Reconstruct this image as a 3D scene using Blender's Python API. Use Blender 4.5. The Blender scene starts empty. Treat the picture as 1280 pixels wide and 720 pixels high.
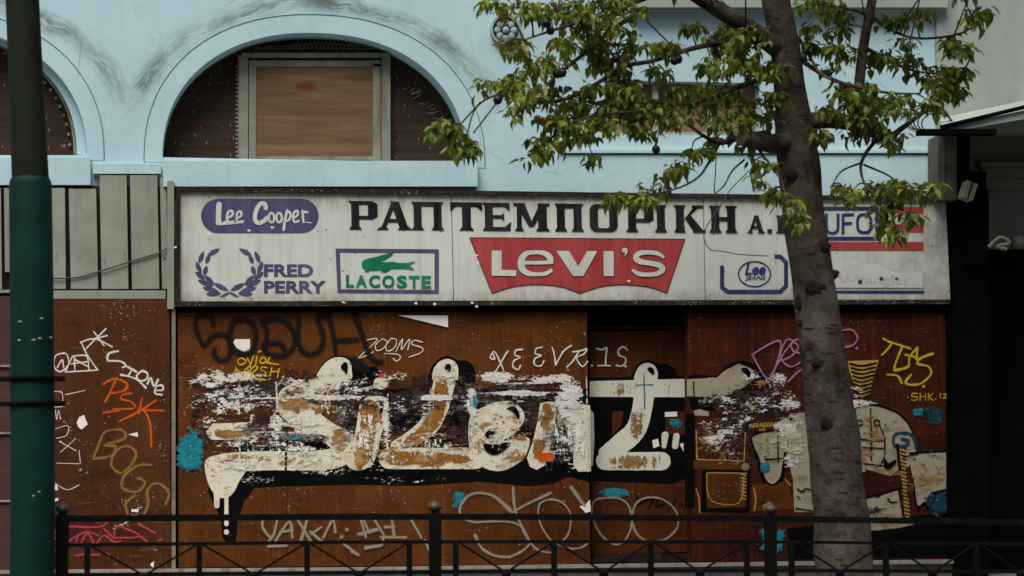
import bpy, math, random
from math import sin, cos, pi, radians, tan, atan, sqrt
from mathutils import Vector, Matrix, noise as mnoise
from mathutils.geometry import tessellate_polygon

random.seed(7)
SC = bpy.context.scene
COL = SC.collection
V = Vector

# ------------------------------------------------------------------ camera
FPX = 2600.0
CAM = V((0.0, -19.5, 0.9))
YAW, PITCH, ROLL = atan(0.146), atan(240 / FPX), radians(-0.8)
ROT = Matrix.Rotation(-YAW, 3, 'Z') @ Matrix.Rotation(pi / 2 + PITCH, 3, 'X') @ Matrix.Rotation(ROLL, 3, 'Z')


def P(x, y, Y=0.0):
    """photo pixel (1280 wide) -> point on the plane at depth Y"""
    d = ROT @ V(((x - 640) / FPX, -(y - 360) / FPX, -1.0))
    t = (Y - CAM.y) / d.y
    return CAM + d * t


def ppm(Y):
    return FPX / (Y - CAM.y)


cd = bpy.data.cameras.new('camera')
cam = bpy.data.objects.new('camera', cd)
COL.objects.link(cam)
cam.matrix_world = Matrix.Translation(CAM) @ ROT.to_4x4()
cd.sensor_width = 36
cd.lens = 36 * FPX / 1280
cd.clip_end = 2000
cd.dof.use_dof = True
cd.dof.focus_distance = 19.4
cd.dof.aperture_fstop = 4.5
SC.camera = cam

# ------------------------------------------------------------------ node helper


class N:
    def __init__(s, name):
        s.m = bpy.data.materials.new(name)
        s.m.use_nodes = True
        s.nt = s.m.node_tree
        s.nt.nodes.clear()
        s.out = s.nt.nodes.new('ShaderNodeOutputMaterial')
        s.b = s.nt.nodes.new('ShaderNodeBsdfPrincipled')
        s.nt.links.new(s.b.outputs[0], s.out.inputs[0])
        s._co = None

    def n(s, t, **k):
        nd = s.nt.nodes.new(t)
        for a, v in k.items():
            setattr(nd, a, v)
        return nd

    def put(s, sock, v):
        if isinstance(v, bpy.types.NodeSocket):
            s.nt.links.new(v, sock)
        elif v is not None:
            if isinstance(v, (tuple, list)) and len(v) == 3 and sock.type == 'RGBA':
                v = (*v, 1)
            sock.default_value = v

    def co(s):
        if not s._co:
            s._co = s.n('ShaderNodeTexCoord').outputs['Object']
        return s._co

    def map(s, scale=(1, 1, 1), loc=(0, 0, 0), src=None):
        m = s.n('ShaderNodeMapping')
        s.put(m.inputs[0], src or s.co())
        m.inputs['Scale'].default_value = scale
        m.inputs['Location'].default_value = loc
        return m.outputs[0]

    def noise(s, scale=(1, 1, 1), detail=4, rough=.55, loc=(0, 0, 0), dist=0):
        if not isinstance(scale, (tuple, list)):
            scale = (scale,) * 3
        t = s.n('ShaderNodeTexNoise')
        s.put(t.inputs['Vector'], s.map(scale, loc))
        t.inputs['Scale'].default_value = 1
        t.inputs['Detail'].default_value = detail
        t.inputs['Roughness'].default_value = rough
        t.inputs['Distortion'].default_value = dist
        return t.outputs[0]

    def voro(s, scale=(1, 1, 1), loc=(0, 0, 0), out='Distance', feature='F1'):
        if not isinstance(scale, (tuple, list)):
            scale = (scale,) * 3
        t = s.n('ShaderNodeTexVoronoi', feature=feature)
        s.put(t.inputs['Vector'], s.map(scale, loc))
        t.inputs['Scale'].default_value = 1
        return t.outputs[out]

    def rng(s, v, a, b, c=0.0, d=1.0):
        m = s.n('ShaderNodeMapRange')
        m.clamp = True
        s.put(m.inputs[0], v)
        for i, q in enumerate((a, b, c, d)):
            s.put(m.inputs[i + 1], q)
        return m.outputs[0]

    def math(s, op, a, b=None, c=None):
        m = s.n('ShaderNodeMath', operation=op)
        s.put(m.inputs[0], a)
        if b is not None:
            s.put(m.inputs[1], b)
        if c is not None:
            s.put(m.inputs[2], c)
        return m.outputs[0]

    def mix(s, f, a, b, mode='MIX'):
        m = s.n('ShaderNodeMix', data_type='RGBA', blend_type=mode)
        s.put(m.inputs[0], f)
        s.put(m.inputs[6], a)
        s.put(m.inputs[7], b)
        return m.outputs[2]

    def ramp(s, v, stops, const=False):
        r = s.n('ShaderNodeValToRGB')
        s.put(r.inputs[0], v)
        cr = r.color_ramp
        if const:
            cr.interpolation = 'CONSTANT'
        while len(cr.elements) < len(stops):
            cr.elements.new(.5)
        for e, (p, c) in zip(cr.elements, stops):
            e.position = p
            e.color = (*c, 1)
        return r.outputs[0]

    def sep(s, v=None):
        x = s.n('ShaderNodeSeparateXYZ')
        s.put(x.inputs[0], v or s.co())
        return x.outputs

    def attr(s, name):
        return s.n('ShaderNodeAttribute', attribute_name=name).outputs['Fac']

    def bump(s, h, strength=.3, dist=.01):
        b = s.n('ShaderNodeBump')
        b.inputs['Strength'].default_value = strength
        b.inputs['Distance'].default_value = dist
        s.put(b.inputs['Height'], h)
        s.put(s.b.inputs['Normal'], b.outputs[0])

    def done(s, col, rough=.6, alpha=None, metal=0, spec=.5):
        s.put(s.b.inputs['Base Color'], col)
        s.put(s.b.inputs['Roughness'], rough)
        s.put(s.b.inputs['Metallic'], metal)
        s.put(s.b.inputs['Specular IOR Level'], spec)
        if alpha is not None:
            s.put(s.b.inputs['Alpha'], alpha)
        return s.m


# ------------------------------------------------------------------ mesh builder
class MB:
    jit = 0.0

    def __init__(s):
        s.v, s.f, s.mi, s.a, s.sm = [], [], [], [], []
        s.off = 0.0
        s.cur = 0

    def add(s, verts, faces, a=1.0, smooth=False):
        o = len(s.v)
        s.v += [tuple(v) for v in verts]
        s.a += ([a] * len(verts)) if isinstance(a, (int, float)) else list(a)
        for f in faces:
            s.f.append([i + o for i in f])
            s.mi.append(s.cur)
            s.sm.append(smooth)

    def prism(s, loops, d):
        """loops: list of lists of world points in the XZ-facing plane (first outer, others holes); extruded by d along +Y"""
        flat = [p for l in loops for p in l]
        tris = tessellate_polygon([[V((p.x, p.z, 0)) for p in l] for l in loops])
        n = len(flat)
        fs = []
        for t in tris:
            a, b, c = (flat[i] for i in t)
            cr = (b.x - a.x) * (c.z - a.z) - (b.z - a.z) * (c.x - a.x)
            fs.append(tuple(t) if cr > 0 else tuple(reversed(t)))
        vs = list(flat)
        if d:
            vs += [p + V((0, d, 0)) for p in flat]
            fs += [tuple(i + n for i in reversed(f)) for f in fs]
            o = 0
            for k, l in enumerate(loops):
                area = sum(l[i].x * l[(i + 1) % len(l)].z - l[(i + 1) % len(l)].x * l[i].z for i in range(len(l)))
                ccw = (area > 0) == (k == 0)
                for i in range(len(l)):
                    a, b = o + i, o + (i + 1) % len(l)
                    fs.append((a, a + n, b + n, b) if ccw else (b, b + n, a + n, a))
                o += len(l)
        s.add(vs, fs)

    def ppoly(s, pts, Y, d=0.0, holes=()):
        s.prism([[P(x, y, Y) for x, y in l] for l in [pts, *holes]], d)

    def pbox(s, x0, y0, x1, y1, Y, Yb):
        s.ppoly([(x0, y0), (x1, y0), (x1, y1), (x0, y1)], Y, Yb - Y)

    def box(s, a, b):
        x0, y0, z0 = a
        x1, y1, z1 = b
        vs = [(x, y, z) for x in (x0, x1) for y in (y0, y1) for z in (z0, z1)]
        s.add(vs, [(0, 1, 3, 2), (4, 6, 7, 5), (0, 4, 5, 1), (2, 3, 7, 6), (0, 2, 6, 4), (1, 5, 7, 3)])

    # --- paint on a plane
    def poly(s, pts, Y, smooth=False):
        if smooth:
            pts = cr(pts, 5, True)
        s.off += .00006
        s.ppoly(pts, Y - s.off)

    def stroke(s, pts, w, Y, closed=False, smooth=True, cap=True):
        """ribbon in photo pixels; w number or list"""
        if isinstance(w, (int, float)):
            ws = [w] * len(pts)
        else:
            ws = list(w)
        if smooth and len(pts) > 2:
            q = cr([(x, y, k) for (x, y), k in zip(pts, ws)], 6, closed)
        else:
            q = [(x, y, k) for (x, y), k in zip(pts, ws)]
        if MB.jit:
            q = [(x + MB.jit * 1.2 * mnoise.noise(V((x * .11, y * .11, 3.3))) * min(1, k / 3), y + MB.jit * 1.2 * mnoise.noise(V((x * .11, y * .11, 9.1))) * min(1, k / 3),
                  k * (1 + (MB.jit * 2.2 if k < 8 else .03) * mnoise.noise(V((x * .13, y * .13, i * .03 + len(pts)))))) for i, (x, y, k) in enumerate(q)]
        if closed:
            q = q + [q[0]]
        s.off += .00006
        n = len(q)
        L, C, R = [], [], []
        for i, (x, y, k) in enumerate(q):
            if closed:
                a, b = q[(i - 1) % (n - 1)], q[(i + 1) % (n - 1)] if i < n - 1 else q[1]
            else:
                a, b = q[max(i - 1, 0)], q[min(i + 1, n - 1)]
            e1, e2 = (x - a[0], y - a[1]), (b[0] - x, b[1] - y)
            l1, l2 = math.hypot(*e1) or 1, math.hypot(*e2) or 1
            dx, dy = e1[0] / l1 + e2[0] / l2, e1[1] / l1 + e2[1] / l2
            l = math.hypot(dx, dy) or 1
            nx, ny = -dy / l, dx / l
            h = k / 2
            if not smooth and 0 < i < n - 1 or (closed and not smooth):
                p0, p2 = (q[i - 1] if i else q[n - 2]), (q[i + 1] if i < n - 1 else q[1])
                ux, uy = x - p0[0], y - p0[1]
                lu = math.hypot(ux, uy) or 1
                c = (-uy / lu) * nx + (ux / lu) * ny
                h /= max(.5, abs(c))
            yy = Y - s.off - i * 3e-6
            L.append(P(x + nx * h, y + ny * h, yy))
            C.append(P(x, y, yy))
            R.append(P(x - nx * h, y - ny * h, yy))
        vs, at = [], []
        for i in range(n):
            vs += [L[i], C[i], R[i]]
            at += [0, 1, 0]
        fs = []
        for i in range(n - 1):
            o = i * 3
            fs += [(o, o + 1, o + 4, o + 3), (o + 1, o + 2, o + 5, o + 4)]
        if cap and not closed:
            for end in (0, n - 1):
                x, y, k = q[end]
                a = q[1] if end == 0 else q[n - 2]
                ang = math.atan2(y - a[1], x - a[0])
                yy = Y - s.off - end * 3e-6
                base = len(vs)
                vs.append(P(x, y, yy))
                at.append(1)
                for j in range(9):
                    t = ang - pi / 2 + pi * j / 8
                    vs.append(P(x + cos(t) * k / 2, y + sin(t) * k / 2, yy))
                    at.append(0)
                for j in range(8):
                    fs.append((base, base + 1 + j, base + 2 + j))
        s.add(vs, fs, at)
        s.off += n * 3e-6

    def dot(s, x, y, r, Y, ry=None, n=14):
        ry = ry or r
        s.off += .00006
        vs = [P(x, y, Y - s.off)] + [P(x + r * cos(2 * pi * i / n), y + ry * sin(2 * pi * i / n), Y - s.off) for i in range(n)]
        s.add(vs, [(0, 1 + i, 1 + (i + 1) % n) for i in range(n)], [1] + [0] * n)

    def text(s, body, x0, y0, x1, y1, Y, bold=0.0, shear=0.0, slope=0.0):
        cu = bpy.data.curves.new('t', 'FONT')
        cu.body = body
        cu.offset = bold
        cu.shear = shear
        ob = bpy.data.objects.new('t', cu)
        COL.objects.link(ob)
        dg = bpy.context.evaluated_depsgraph_get()
        me = bpy.data.meshes.new_from_object(ob.evaluated_get(dg))
        xs = [v.co.x for v in me.vertices]
        ys = [v.co.y for v in me.vertices]
        ax, bx, ay, by = min(xs), max(xs), min(ys), max(ys)
        s.off += .0003
        vs = []
        for v in me.vertices:
            px = x0 + (x1 - x0) * (v.co.x - ax) / (bx - ax)
            vs.append(P(px, y1 + (y0 - y1) * (v.co.y - ay) / (by - ay) + slope * (px - x0), Y - s.off))
        s.add(vs, [tuple(p.vertices) for p in me.polygons])
        bpy.data.objects.remove(ob)
        bpy.data.curves.remove(cu)
        bpy.data.meshes.remove(me)

    # --- solids
    def tube(s, pts, rad, seg=10, caps=True, rough=0.0, seed=0):
        pts = [V(p) for p in pts]
        if isinstance(rad, (int, float)):
            rad = [rad] * len(pts)
        n = len(pts)
        t0 = (pts[1] - pts[0]).normalized()
        ref = V((0, 1, 0)) if abs(t0.y) < .8 else V((1, 0, 0))
        vs = []
        for i, p in enumerate(pts):
            t = (pts[min(i + 1, n - 1)] - pts[max(i - 1, 0)]).normalized()
            u = (ref - t * ref.dot(t)).normalized()
            w = t.cross(u)
            ref = u
            for j in range(seg):
                a = 2 * pi * j / seg
                r = rad[i]
                d = u * cos(a) + w * sin(a)
                if rough:
                    r *= 1 + rough * mnoise.noise(p * 4 + d * .7 + V((seed, 0, 0)))
                vs.append(p + d * r)
        fs = []
        for i in range(n - 1):
            for j in range(seg):
                a, b = i * seg + j, i * seg + (j + 1) % seg
                fs.append((a, a + seg, b + seg, b))
        s.add(vs, fs, 1.0, True)
        if caps:
            s.add([vs[j] for j in range(seg)], [tuple(range(seg))])
            s.add([vs[(n - 1) * seg + j] for j in range(seg)], [tuple(reversed(range(seg)))])

    def ball(s, c, rx, ry=None, rz=None, seg=12, rings=8, rough=0, seed=0):
        ry, rz = ry or rx, rz or rx
        c = V(c)
        vs = [c + V((0, 0, rz))]
        for i in range(1, rings):
            t = pi * i / rings
            for j in range(seg):
                a = 2 * pi * j / seg
                d = V((sin(t) * cos(a), sin(t) * sin(a), cos(t)))
                k = 1 + rough * mnoise.noise(d * 2.0 + V((seed, seed, 0)))
                vs.append(c + V((d.x * rx, d.y * ry, d.z * rz)) * k)
        vs.append(c - V((0, 0, rz)))
        fs = [(0, 1 + j, 1 + (j + 1) % seg) for j in range(seg)]
        for i in range(rings - 2):
            for j in range(seg):
                a, b = 1 + i * seg + j, 1 + i * seg + (j + 1) % seg
                fs.append((a, a + seg, b + seg, b))
        o = 1 + (rings - 2) * seg
        fs += [(o + j, len(vs) - 1, o + (j + 1) % seg) for j in range(seg)]
        s.add(vs, fs, 1.0, True)

    def lathe(s, c, prof, seg=20):
        """profile list of (r, z) round the vertical axis at c"""
        c = V(c)
        vs = [c + V((r * cos(2 * pi * j / seg), r * sin(2 * pi * j / seg), z)) for r, z in prof for j in range(seg)]
        fs = []
        for i in range(len(prof) - 1):
            for j in range(seg):
                a, b = i * seg + j, i * seg + (j + 1) % seg
                fs.append((a, b, b + seg, a + seg))
        s.add(vs, fs, 1.0, True)

    def split(s, name, mats, parent, label=None):
        """one object per separate piece"""
        r = list(range(len(s.v)))

        def find(a):
            while r[a] != a:
                r[a] = r[r[a]]
                a = r[a]
            return a
        for f in s.f:
            for q in f[1:]:
                r[find(q)] = find(f[0])
        groups = {}
        for i, f in enumerate(s.f):
            groups.setdefault(find(f[0]), []).append(i)
        for fi in groups.values():
            m = MB()
            idx = sorted({v for i in fi for v in s.f[i]})
            mp = {v: k for k, v in enumerate(idx)}
            m.add([s.v[v] for v in idx], [[mp[v] for v in s.f[i]] for i in fi], [s.a[v] for v in idx], s.sm[fi[0]])
            m.build(name, mats, parent, label)

    def build(s, name, mats, parent=None, label=None):
        me = bpy.data.meshes.new(name)
        me.from_pydata(s.v, [], s.f)
        if not isinstance(mats, (list, tuple)):
            mats = [mats]
        for m in mats:
            me.materials.append(m)
        me.polygons.foreach_set('material_index', s.mi)
        me.polygons.foreach_set('use_smooth', s.sm)
        at = me.attributes.new('edge', 'FLOAT', 'POINT')
        at.data.foreach_set('value', s.a)
        me.update()
        o = bpy.data.objects.new(name, me)
        COL.objects.link(o)
        if parent:
            o.parent = parent
            o.matrix_parent_inverse = world(parent).inverted()
        if label:
            o['label'] = label
        return o


def world(o):
    m = o.matrix_basis.copy()
    if o.parent:
        m = world(o.parent) @ o.matrix_parent_inverse @ m
    return m


def cr(pts, n=6, closed=False):
    """Catmull-Rom through tuples of any size"""
    m = len(pts)
    out = []
    rngi = range(m if closed else m - 1)
    for i in rngi:
        if closed:
            p = [pts[(i + k) % m] for k in (-1, 0, 1, 2)]
        else:
            p = [pts[max(i - 1, 0)], pts[i], pts[i + 1], pts[min(i + 2, m - 1)]]
        for j in range(n):
            t = j / n
            out.append(tuple(.5 * (2 * b + (c - a) * t + (2 * a - 5 * b + 4 * c - d) * t * t + (3 * b - a - 3 * c + d) * t ** 3)
                             for a, b, c, d in zip(*p)))
    if not closed:
        out.append(tuple(pts[-1]))
    return out


def thing(name, loc, label, cat, group=None):
    o = bpy.data.objects.new(name, None)
    COL.objects.link(o)
    o.location = loc
    o.empty_display_size = .2
    return tag(o, label, cat, group)


def tag(o, label, cat, group=None):
    o['label'] = label
    o['category'] = cat
    if group:
        o['group'] = group
    return o


def Z(ox, oy, s, pts):
    return [(ox + x / s, oy + y / s) for x, y in pts]


# ------------------------------------------------------------------ materials
def m_blue():
    k = N('pale_blue_plaster')
    n1 = k.noise(.9, 5, .6)
    n2 = k.noise((2.5, 1, 9), 5, .65, (3, 1, 2))
    col = k.mix(k.rng(n1, .35, .7), (.385, .565, .605), (.47, .645, .68))
    col = k.mix(k.rng(k.noise((7, 1, .7), 4, .6, (9, 0, 0)), .58, .8, 0, .4), col, (.34, .48, .49))
    # grime left in soft bands that follow the two arches
    c1, c2 = P(393, 200), P(-80, 195)
    a, b = 190 / ppm(0), 158 / ppm(0)
    x, y, z = k.sep()
    tot = None
    for c in (c1, c2):
        dx = k.math('DIVIDE', k.math('SUBTRACT', x, c.x), a)
        dz = k.math('DIVIDE', k.math('SUBTRACT', z, c.z), b)
        r = k.math('SQRT', k.math('ADD', k.math('MULTIPLY', dx, dx), k.math('MULTIPLY', dz, dz)))
        r = k.math('ADD', r, k.math('MULTIPLY', k.math('SUBTRACT', k.noise(1.6, 3, .6), .5), .22))
        w = k.rng(k.math('ABSOLUTE', k.math('SUBTRACT', r, 1.29)), .015, .10, 1, 0)
        ang = k.math('ARCTAN2', dz, dx)
        cb = k.n('ShaderNodeCombineXYZ')
        k.put(cb.inputs[0], k.math('MULTIPLY', ang, 5.5))
        k.put(cb.inputs[1], k.math('MULTIPLY', r, 26))
        tx = k.n('ShaderNodeTexNoise')
        k.put(tx.inputs['Vector'], cb.outputs[0])
        tx.inputs['Scale'].default_value = 1
        tx.inputs['Detail'].default_value = 7
        tx.inputs['Roughness'].default_value = .75
        w = k.math('MULTIPLY', w, k.rng(tx.outputs[0], .36, .54))
        w = k.math('MULTIPLY', w, k.rng(dz, .35, .6))
        tot = w if tot is None else k.math('MAXIMUM', tot, w)
    st = k.math('MULTIPLY', tot, 1.0)
    st = k.math('MULTIPLY', st, k.rng(k.noise(1.1, 2, .5, (5, 5, 5)), .3, .55, .3, 1))
    col = k.mix(st, col, (.115, .14, .135))
    # thin cracks and small dirt spots
    cra = k.rng(k.voro((.8, 1, 1.1), (3, 0, 1), 'Distance', 'DISTANCE_TO_EDGE'), 0, .006, 1, 0)
    cra = k.math('MULTIPLY', cra, k.rng(k.noise(2.2, 2, .5, (8, 1, 0)), .52, .62, 0, .55))
    col = k.mix(cra, col, (.16, .2, .2))
    col = k.mix(k.rng(n2, .66, .8, 0, .5), col, (.28, .36, .36))
    col = k.mix(k.rng(k.noise((11, 3, 1.1), 5, .7, (4, 7, 7)), .58, .76, 0, .28), col, (.24, .31, .31))
    col = k.mix(k.rng(k.noise(.55, 4, .6, (2, 7, 1)), .45, .7, 0, .3), col, (.33, .44, .45))
    sp = k.math('MULTIPLY', k.rng(k.voro(9, (2, 2, 2)), .03, .07, 1, 0), .5)
    col = k.mix(sp, col, (.25, .3, .3))
    col = k.mix(k.rng(k.noise((3.4, 3, 2.6), 6, .7, (1, 3, 9)), .5, .68, 0, .5), col, (.53, .67, .68))
    col = k.mix(k.rng(k.noise((5, 3, 6), 7, .78, (6, 3, 4)), .60, .68, 0, .4), col, (.24, .33, .34))
    k.bump(k.math('ADD', k.noise(26, 6, .7), k.math('MULTIPLY', k.noise(3, 4, .6), 1.2)), .20, .012)
    return k.done(col, .9, spec=.15)


def m_panel(name, c1, c2, c3, speck=.965, seed=0, streaks=.5):
    k = N(name)
    n1 = k.noise((1.3, 1, .8), 5, .62, (seed, 0, seed))
    col = k.mix(k.rng(n1, .35, .62), c1, c2)
    vs = k.rng(k.noise((16, 1, .5), 4, .6, (seed, 2, 0)), .48, .75, 0, streaks)
    col = k.mix(vs, col, c3)
    col = k.mix(k.rng(k.noise((.7, 1, 1.2), 5, .7, (seed, 4, 1)), .5, .68, 0, .75), col, tuple(q * .45 for q in c1))
    col = k.mix(k.rng(k.noise((30, 30, 18), 4, .7, (seed, 7, 1)), .55, .8, 0, .6), col, c3)
    sx = k.noise((3.5, 3, 95), 3, .6, (seed, 1, 9))
    col = k.mix(k.math('MULTIPLY', k.rng(sx, .64, .68), k.rng(k.noise(1.5, 3, .6, (seed, 9, 9)), .5, .6, 0, .4)), col, (.30, .2, .12))
    sv = k.noise((80, 3, 2.2), 3, .6, (seed, 5, 9))
    col = k.mix(k.math('MULTIPLY', k.rng(sv, .63, .68), k.rng(k.noise(1.3, 3, .6, (seed, 2, 9)), .5, .62, 0, .35)), col, (.26, .17, .10))
    col = k.mix(k.rng(k.noise((2.4, 2, 3.6), 6, .75, (seed, 3, 6)), .52, .70, 0, .7), col, tuple(q * .35 for q in c1))
    # small chips where a pale undercoat shows
    for sc, th, sd in ((24, .045, 0), (48, .08, 4), (95, .13, 9)):
        d = k.voro((sc * 1.3, sc, sc), (seed + sd, 1, 3))
        cc = k.n('ShaderNodeSeparateColor')
        k.put(cc.inputs[0], k.voro((sc * 1.3, sc, sc), (seed + sd, 1, 3), 'Color'))
        keep = k.math('GREATER_THAN', cc.outputs[0], speck)
        patch = k.rng(k.noise(1.7, 3, .6, (seed + 3, sd, 0)), .48, .62, .05, 1.1)
        d = k.math('ADD', d, k.math('MULTIPLY', k.math('SUBTRACT', k.noise(sc * 2.2, 2, .5, (sd, 0, 5)), .5), .16))
        msk = k.math('MULTIPLY', k.math('LESS_THAN', d, k.math('MULTIPLY', patch, th * 2.6)), keep)
        col = k.mix(msk, col, (.62, .56, .46))
    k.bump(k.noise((6, 6, 6), 5, .6), .12, .01)
    return k.done(col, k.rng(n1, .3, .7, .6, .8), spec=.10)


def m_paint(name, col, col2=None, wear=.3, soft=False, scale=(9, 9, 40), mixr=(.5, .62), seed=0, rough=.6, op=1.0, ragged=.35, ek=3, grain=None, patch=None):
    k = N(name)
    c = col
    if col2:
        c = k.mix(k.rng(k.noise((5, 5, 7), 6, .7, (seed, 0, 1)), *mixr), col, col2)
    c = k.mix(k.rng(k.noise((40, 40, 60), 3, .6, (seed, 3, 3)), .45, .75, 0, .35), c, tuple(q * .6 for q in col))
    if grain:
        g = k.math('ADD', k.math('MULTIPLY', k.noise((16, 16, 30), 7, .75, (seed, 8, 8)), .7), k.math('MULTIPLY', k.noise(3.2, 3, .5, (seed, 2, 8)), .3))
        c = k.mix(k.rng(g, grain[0], grain[0] + .04), c, grain[1])
        c = k.mix(k.rng(k.noise((28, 28, 50), 6, .75, (seed, 3, 8)), .60, .66, 0, .7), c, (.10, .05, .03))
    e = k.attr('edge')
    if patch:
        a = k.math('ADD', k.math('MULTIPLY', k.noise(scale, 8, .72, (seed, 1, 1)), .75), k.math('MULTIPLY', k.noise((50, 50, 70), 4, .7, (seed, 2, 1)), .25))
        a = k.math('ADD', a, k.math('MULTIPLY', k.math('POWER', e, .6), .30))
        a = k.rng(a, patch, patch + .035)
    elif soft:
        a = k.rng(k.math('ADD', e, k.math('MULTIPLY', k.math('SUBTRACT', k.noise(60, 3, .6, (seed, 1, 1)), .5), .5)), .0, .75)
        a = k.math('MULTIPLY', a, op)
        if wear:
            a = k.math('MULTIPLY', a, k.rng(k.noise(scale, 5, .7, (seed, 9, 2)), wear - .06, wear + .06))
    else:
        a = k.math('ADD', k.math('MULTIPLY', e, ek), k.math('MULTIPLY', k.math('SUBTRACT', k.noise(45, 4, .7, (seed, 1, 1)), .5), 2.2))
        a = k.rng(a, ragged - .12, ragged + .12)
        w = k.rng(k.noise(scale, 7, .72, (seed, 9, 2)), wear - .02, wear + .02)
        a = k.math('MULTIPLY', k.math('MULTIPLY', a, w), op)
    return k.done(c, .9, a, spec=.03)


def m_residue(name, stops, sc=(5, 5, 42), seed=0, csc=(6, 6, 24)):
    """torn paper and paint left in horizontal streaks; 'edge' holds how much is left"""
    k = N(name)
    n = k.math('ADD', k.math('MULTIPLY', k.noise(sc, 8, .74, (seed, 0, 0)), .62), k.math('MULTIPLY', k.noise((30, 30, 55), 5, .75, (seed, 5, 5)), .38))
    n = k.rng(n, .28, .72)
    cc = k.n('ShaderNodeSeparateColor')
    k.put(cc.inputs[0], k.voro((4.2, 4, 8.5), (seed, 2, 2), 'Color', 'F1'))
    n = k.math('ADD', n, k.math('MULTIPLY', k.math('SUBTRACT', cc.outputs[0], .5), .20))
    n = k.math('ADD', n, k.math('MULTIPLY', k.math('SUBTRACT', k.noise((2.6, 2, 6), 3, .6, (seed, 6, 6)), .5), .5))
    a = k.rng(k.math('SUBTRACT', k.attr('edge'), n), -.015, .02)
    col = k.ramp(k.rng(k.noise(csc, 6, .75, (seed, 4, 2)), .25, .75), stops, True)
    return k.done(col, .8, a, spec=.15)


def m_sign():
    k = N('sign_plastic')
    n1 = k.noise((1.2, 1, .9), 5, .6)
    col = k.mix(k.rng(n1, .35, .65), (.49, .52, .45), (.575, .605, .53))
    col = k.mix(k.rng(k.noise((14, 1, .55), 5, .65, (2, 0, 0)), .5, .75, 0, .5), col, (.33, .31, .25))
    x, y, z = k.sep()
    top = k.rng(z, P(700, 272, -.175).z, P(700, 242, -.175).z, 0, 1)
    bot = k.rng(z, P(700, 358, -.175).z, P(700, 380, -.175).z, 0, 1)
    ed = k.math('MULTIPLY', k.math('MAXIMUM', top, bot), k.rng(k.noise((11, 1, 4), 6, .75, (3, 3, 3)), .36, .60, .05, .85))
    col = k.mix(ed, col, (.22, .18, .115))
    ends = k.math('MAXIMUM', k.rng(x, P(1060, 300, -.175).x, P(1186, 300, -.175).x, 0, .8), k.rng(x, P(250, 300, -.175).x, P(222, 300, -.175).x, 0, .7))
    col = k.mix(k.math('MULTIPLY', ends, k.rng(k.noise((5, 1, 4), 6, .7, (8, 3, 3)), .36, .62)), col, (.25, .235, .17))
    col = k.mix(k.math('MULTIPLY', k.rng(k.noise((26, 1, .35), 4, .6, (4, 4, 0)), .62, .72), k.rng(k.noise(1.4, 2, .5, (7, 0, 7)), .42, .6, 0, .6)), col, (.24, .17, .09))
    col = k.mix(k.rng(k.noise((3.2, 1, 4), 6, .7, (6, 3, 3)), .6, .72, 0, .35), col, (.30, .28, .22))
    d = k.voro(26, (1, 1, 3))
    cc = k.n('ShaderNodeSeparateColor')
    k.put(cc.inputs[0], k.voro(26, (1, 1, 3), 'Color'))
    col = k.mix(k.math('MULTIPLY', k.math('LESS_THAN', d, .22), k.math('GREATER_THAN', cc.outputs[0], .975)), col, (.14, .11, .08))
    return k.done(col, .7, spec=.15)


def m_ink(name, col, fade=.25, seed=0):
    k = N(name)
    n = k.noise((18, 18, 30), 6, .72, (seed, 1, 1))
    c = k.mix(k.rng(k.noise((9, 1, .9), 5, .65, (seed, 0, 0)), .42, .68, 0, .45), col, tuple(min(1, q * 1.5 + .05) for q in col))
    c = k.mix(k.rng(n, .6, .78, 0, .5), c, tuple(q * .6 for q in col))
    a = k.rng(k.noise((24, 24, 34), 6, .75, (seed, 6, 1)), fade, fade + .05)
    return k.done(c, .7, a, spec=.1)


def m_simple(name, col, rough=.6, var=.35, sc=6, bump=0, metal=0, streak=None, spec=.35):
    k = N(name)
    c = k.mix(k.rng(k.noise(sc, 5, .65), .3, .7), tuple(q * (1 - var) for q in col), tuple(q * (1 + var) for q in col))
    if streak:
        c = k.mix(k.rng(k.noise((sc * 2, sc * 2, sc * .2), 4, .6, (2, 3, 4)), .5, .7, 0, .8), c, streak)
    if bump:
        k.bump(k.noise(sc * 4, 5, .6), bump, .01)
    return k.done(c, rough, None, metal, spec)


def m_wood(name, c1, c2, scratch=0.0):
    k = N(name)
    n = k.noise((1.1, 1, 11), 6, .62, (1, 0, 0), .8)
    w = k.rng(n, .3, .7)
    col = k.mix(w, c1, c2)
    col = k.mix(k.rng(k.noise((.9, 1, 26), 5, .7, (5, 0, 2), .5), .56, .74, 0, .6), col, tuple(q * .45 for q in c1))
    if scratch:
        d = k.voro((75, 10, 11), (2, 0, 1))
        cc = k.n('ShaderNodeSeparateColor')
        k.put(cc.inputs[0], k.voro((75, 10, 11), (2, 0, 1), 'Color'))
        col = k.mix(k.math('MULTIPLY', k.math('LESS_THAN', d, .17), k.math('GREATER_THAN', cc.outputs[0], 1 - scratch)), col, (.42, .36, .27))
    return k.done(col, .75, spec=.2)


def m_plywood():
    k = N('plywood_board')
    c = P(383, 108, .22)
    n = k.noise((.9, 1, 9), 6, .62, (1, 0, 0), .9)
    col = k.mix(k.rng(n, .3, .7), (.085, .046, .022), (.20, .12, .058))
    col = k.mix(k.rng(k.noise((.7, 1, 16), 5, .7, (5, 0, 2), .8), .52, .7, 0, .6), col, (.10, .055, .03))
    x, y, z = k.sep()
    dx = k.math('DIVIDE', k.math('SUBTRACT', x, c.x), .105)
    dz = k.math('DIVIDE', k.math('SUBTRACT', z, c.z), .052)
    r = k.math('ADD', k.math('MULTIPLY', dx, dx), k.math('MULTIPLY', dz, dz))
    r = k.math('ADD', r, k.math('MULTIPLY', k.noise(12, 3, .6), .9))
    col = k.mix(k.rng(r, .8, 1.7, .9, 0), col, (.12, .03, .006))
    return k.done(col, .75, spec=.2)


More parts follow.
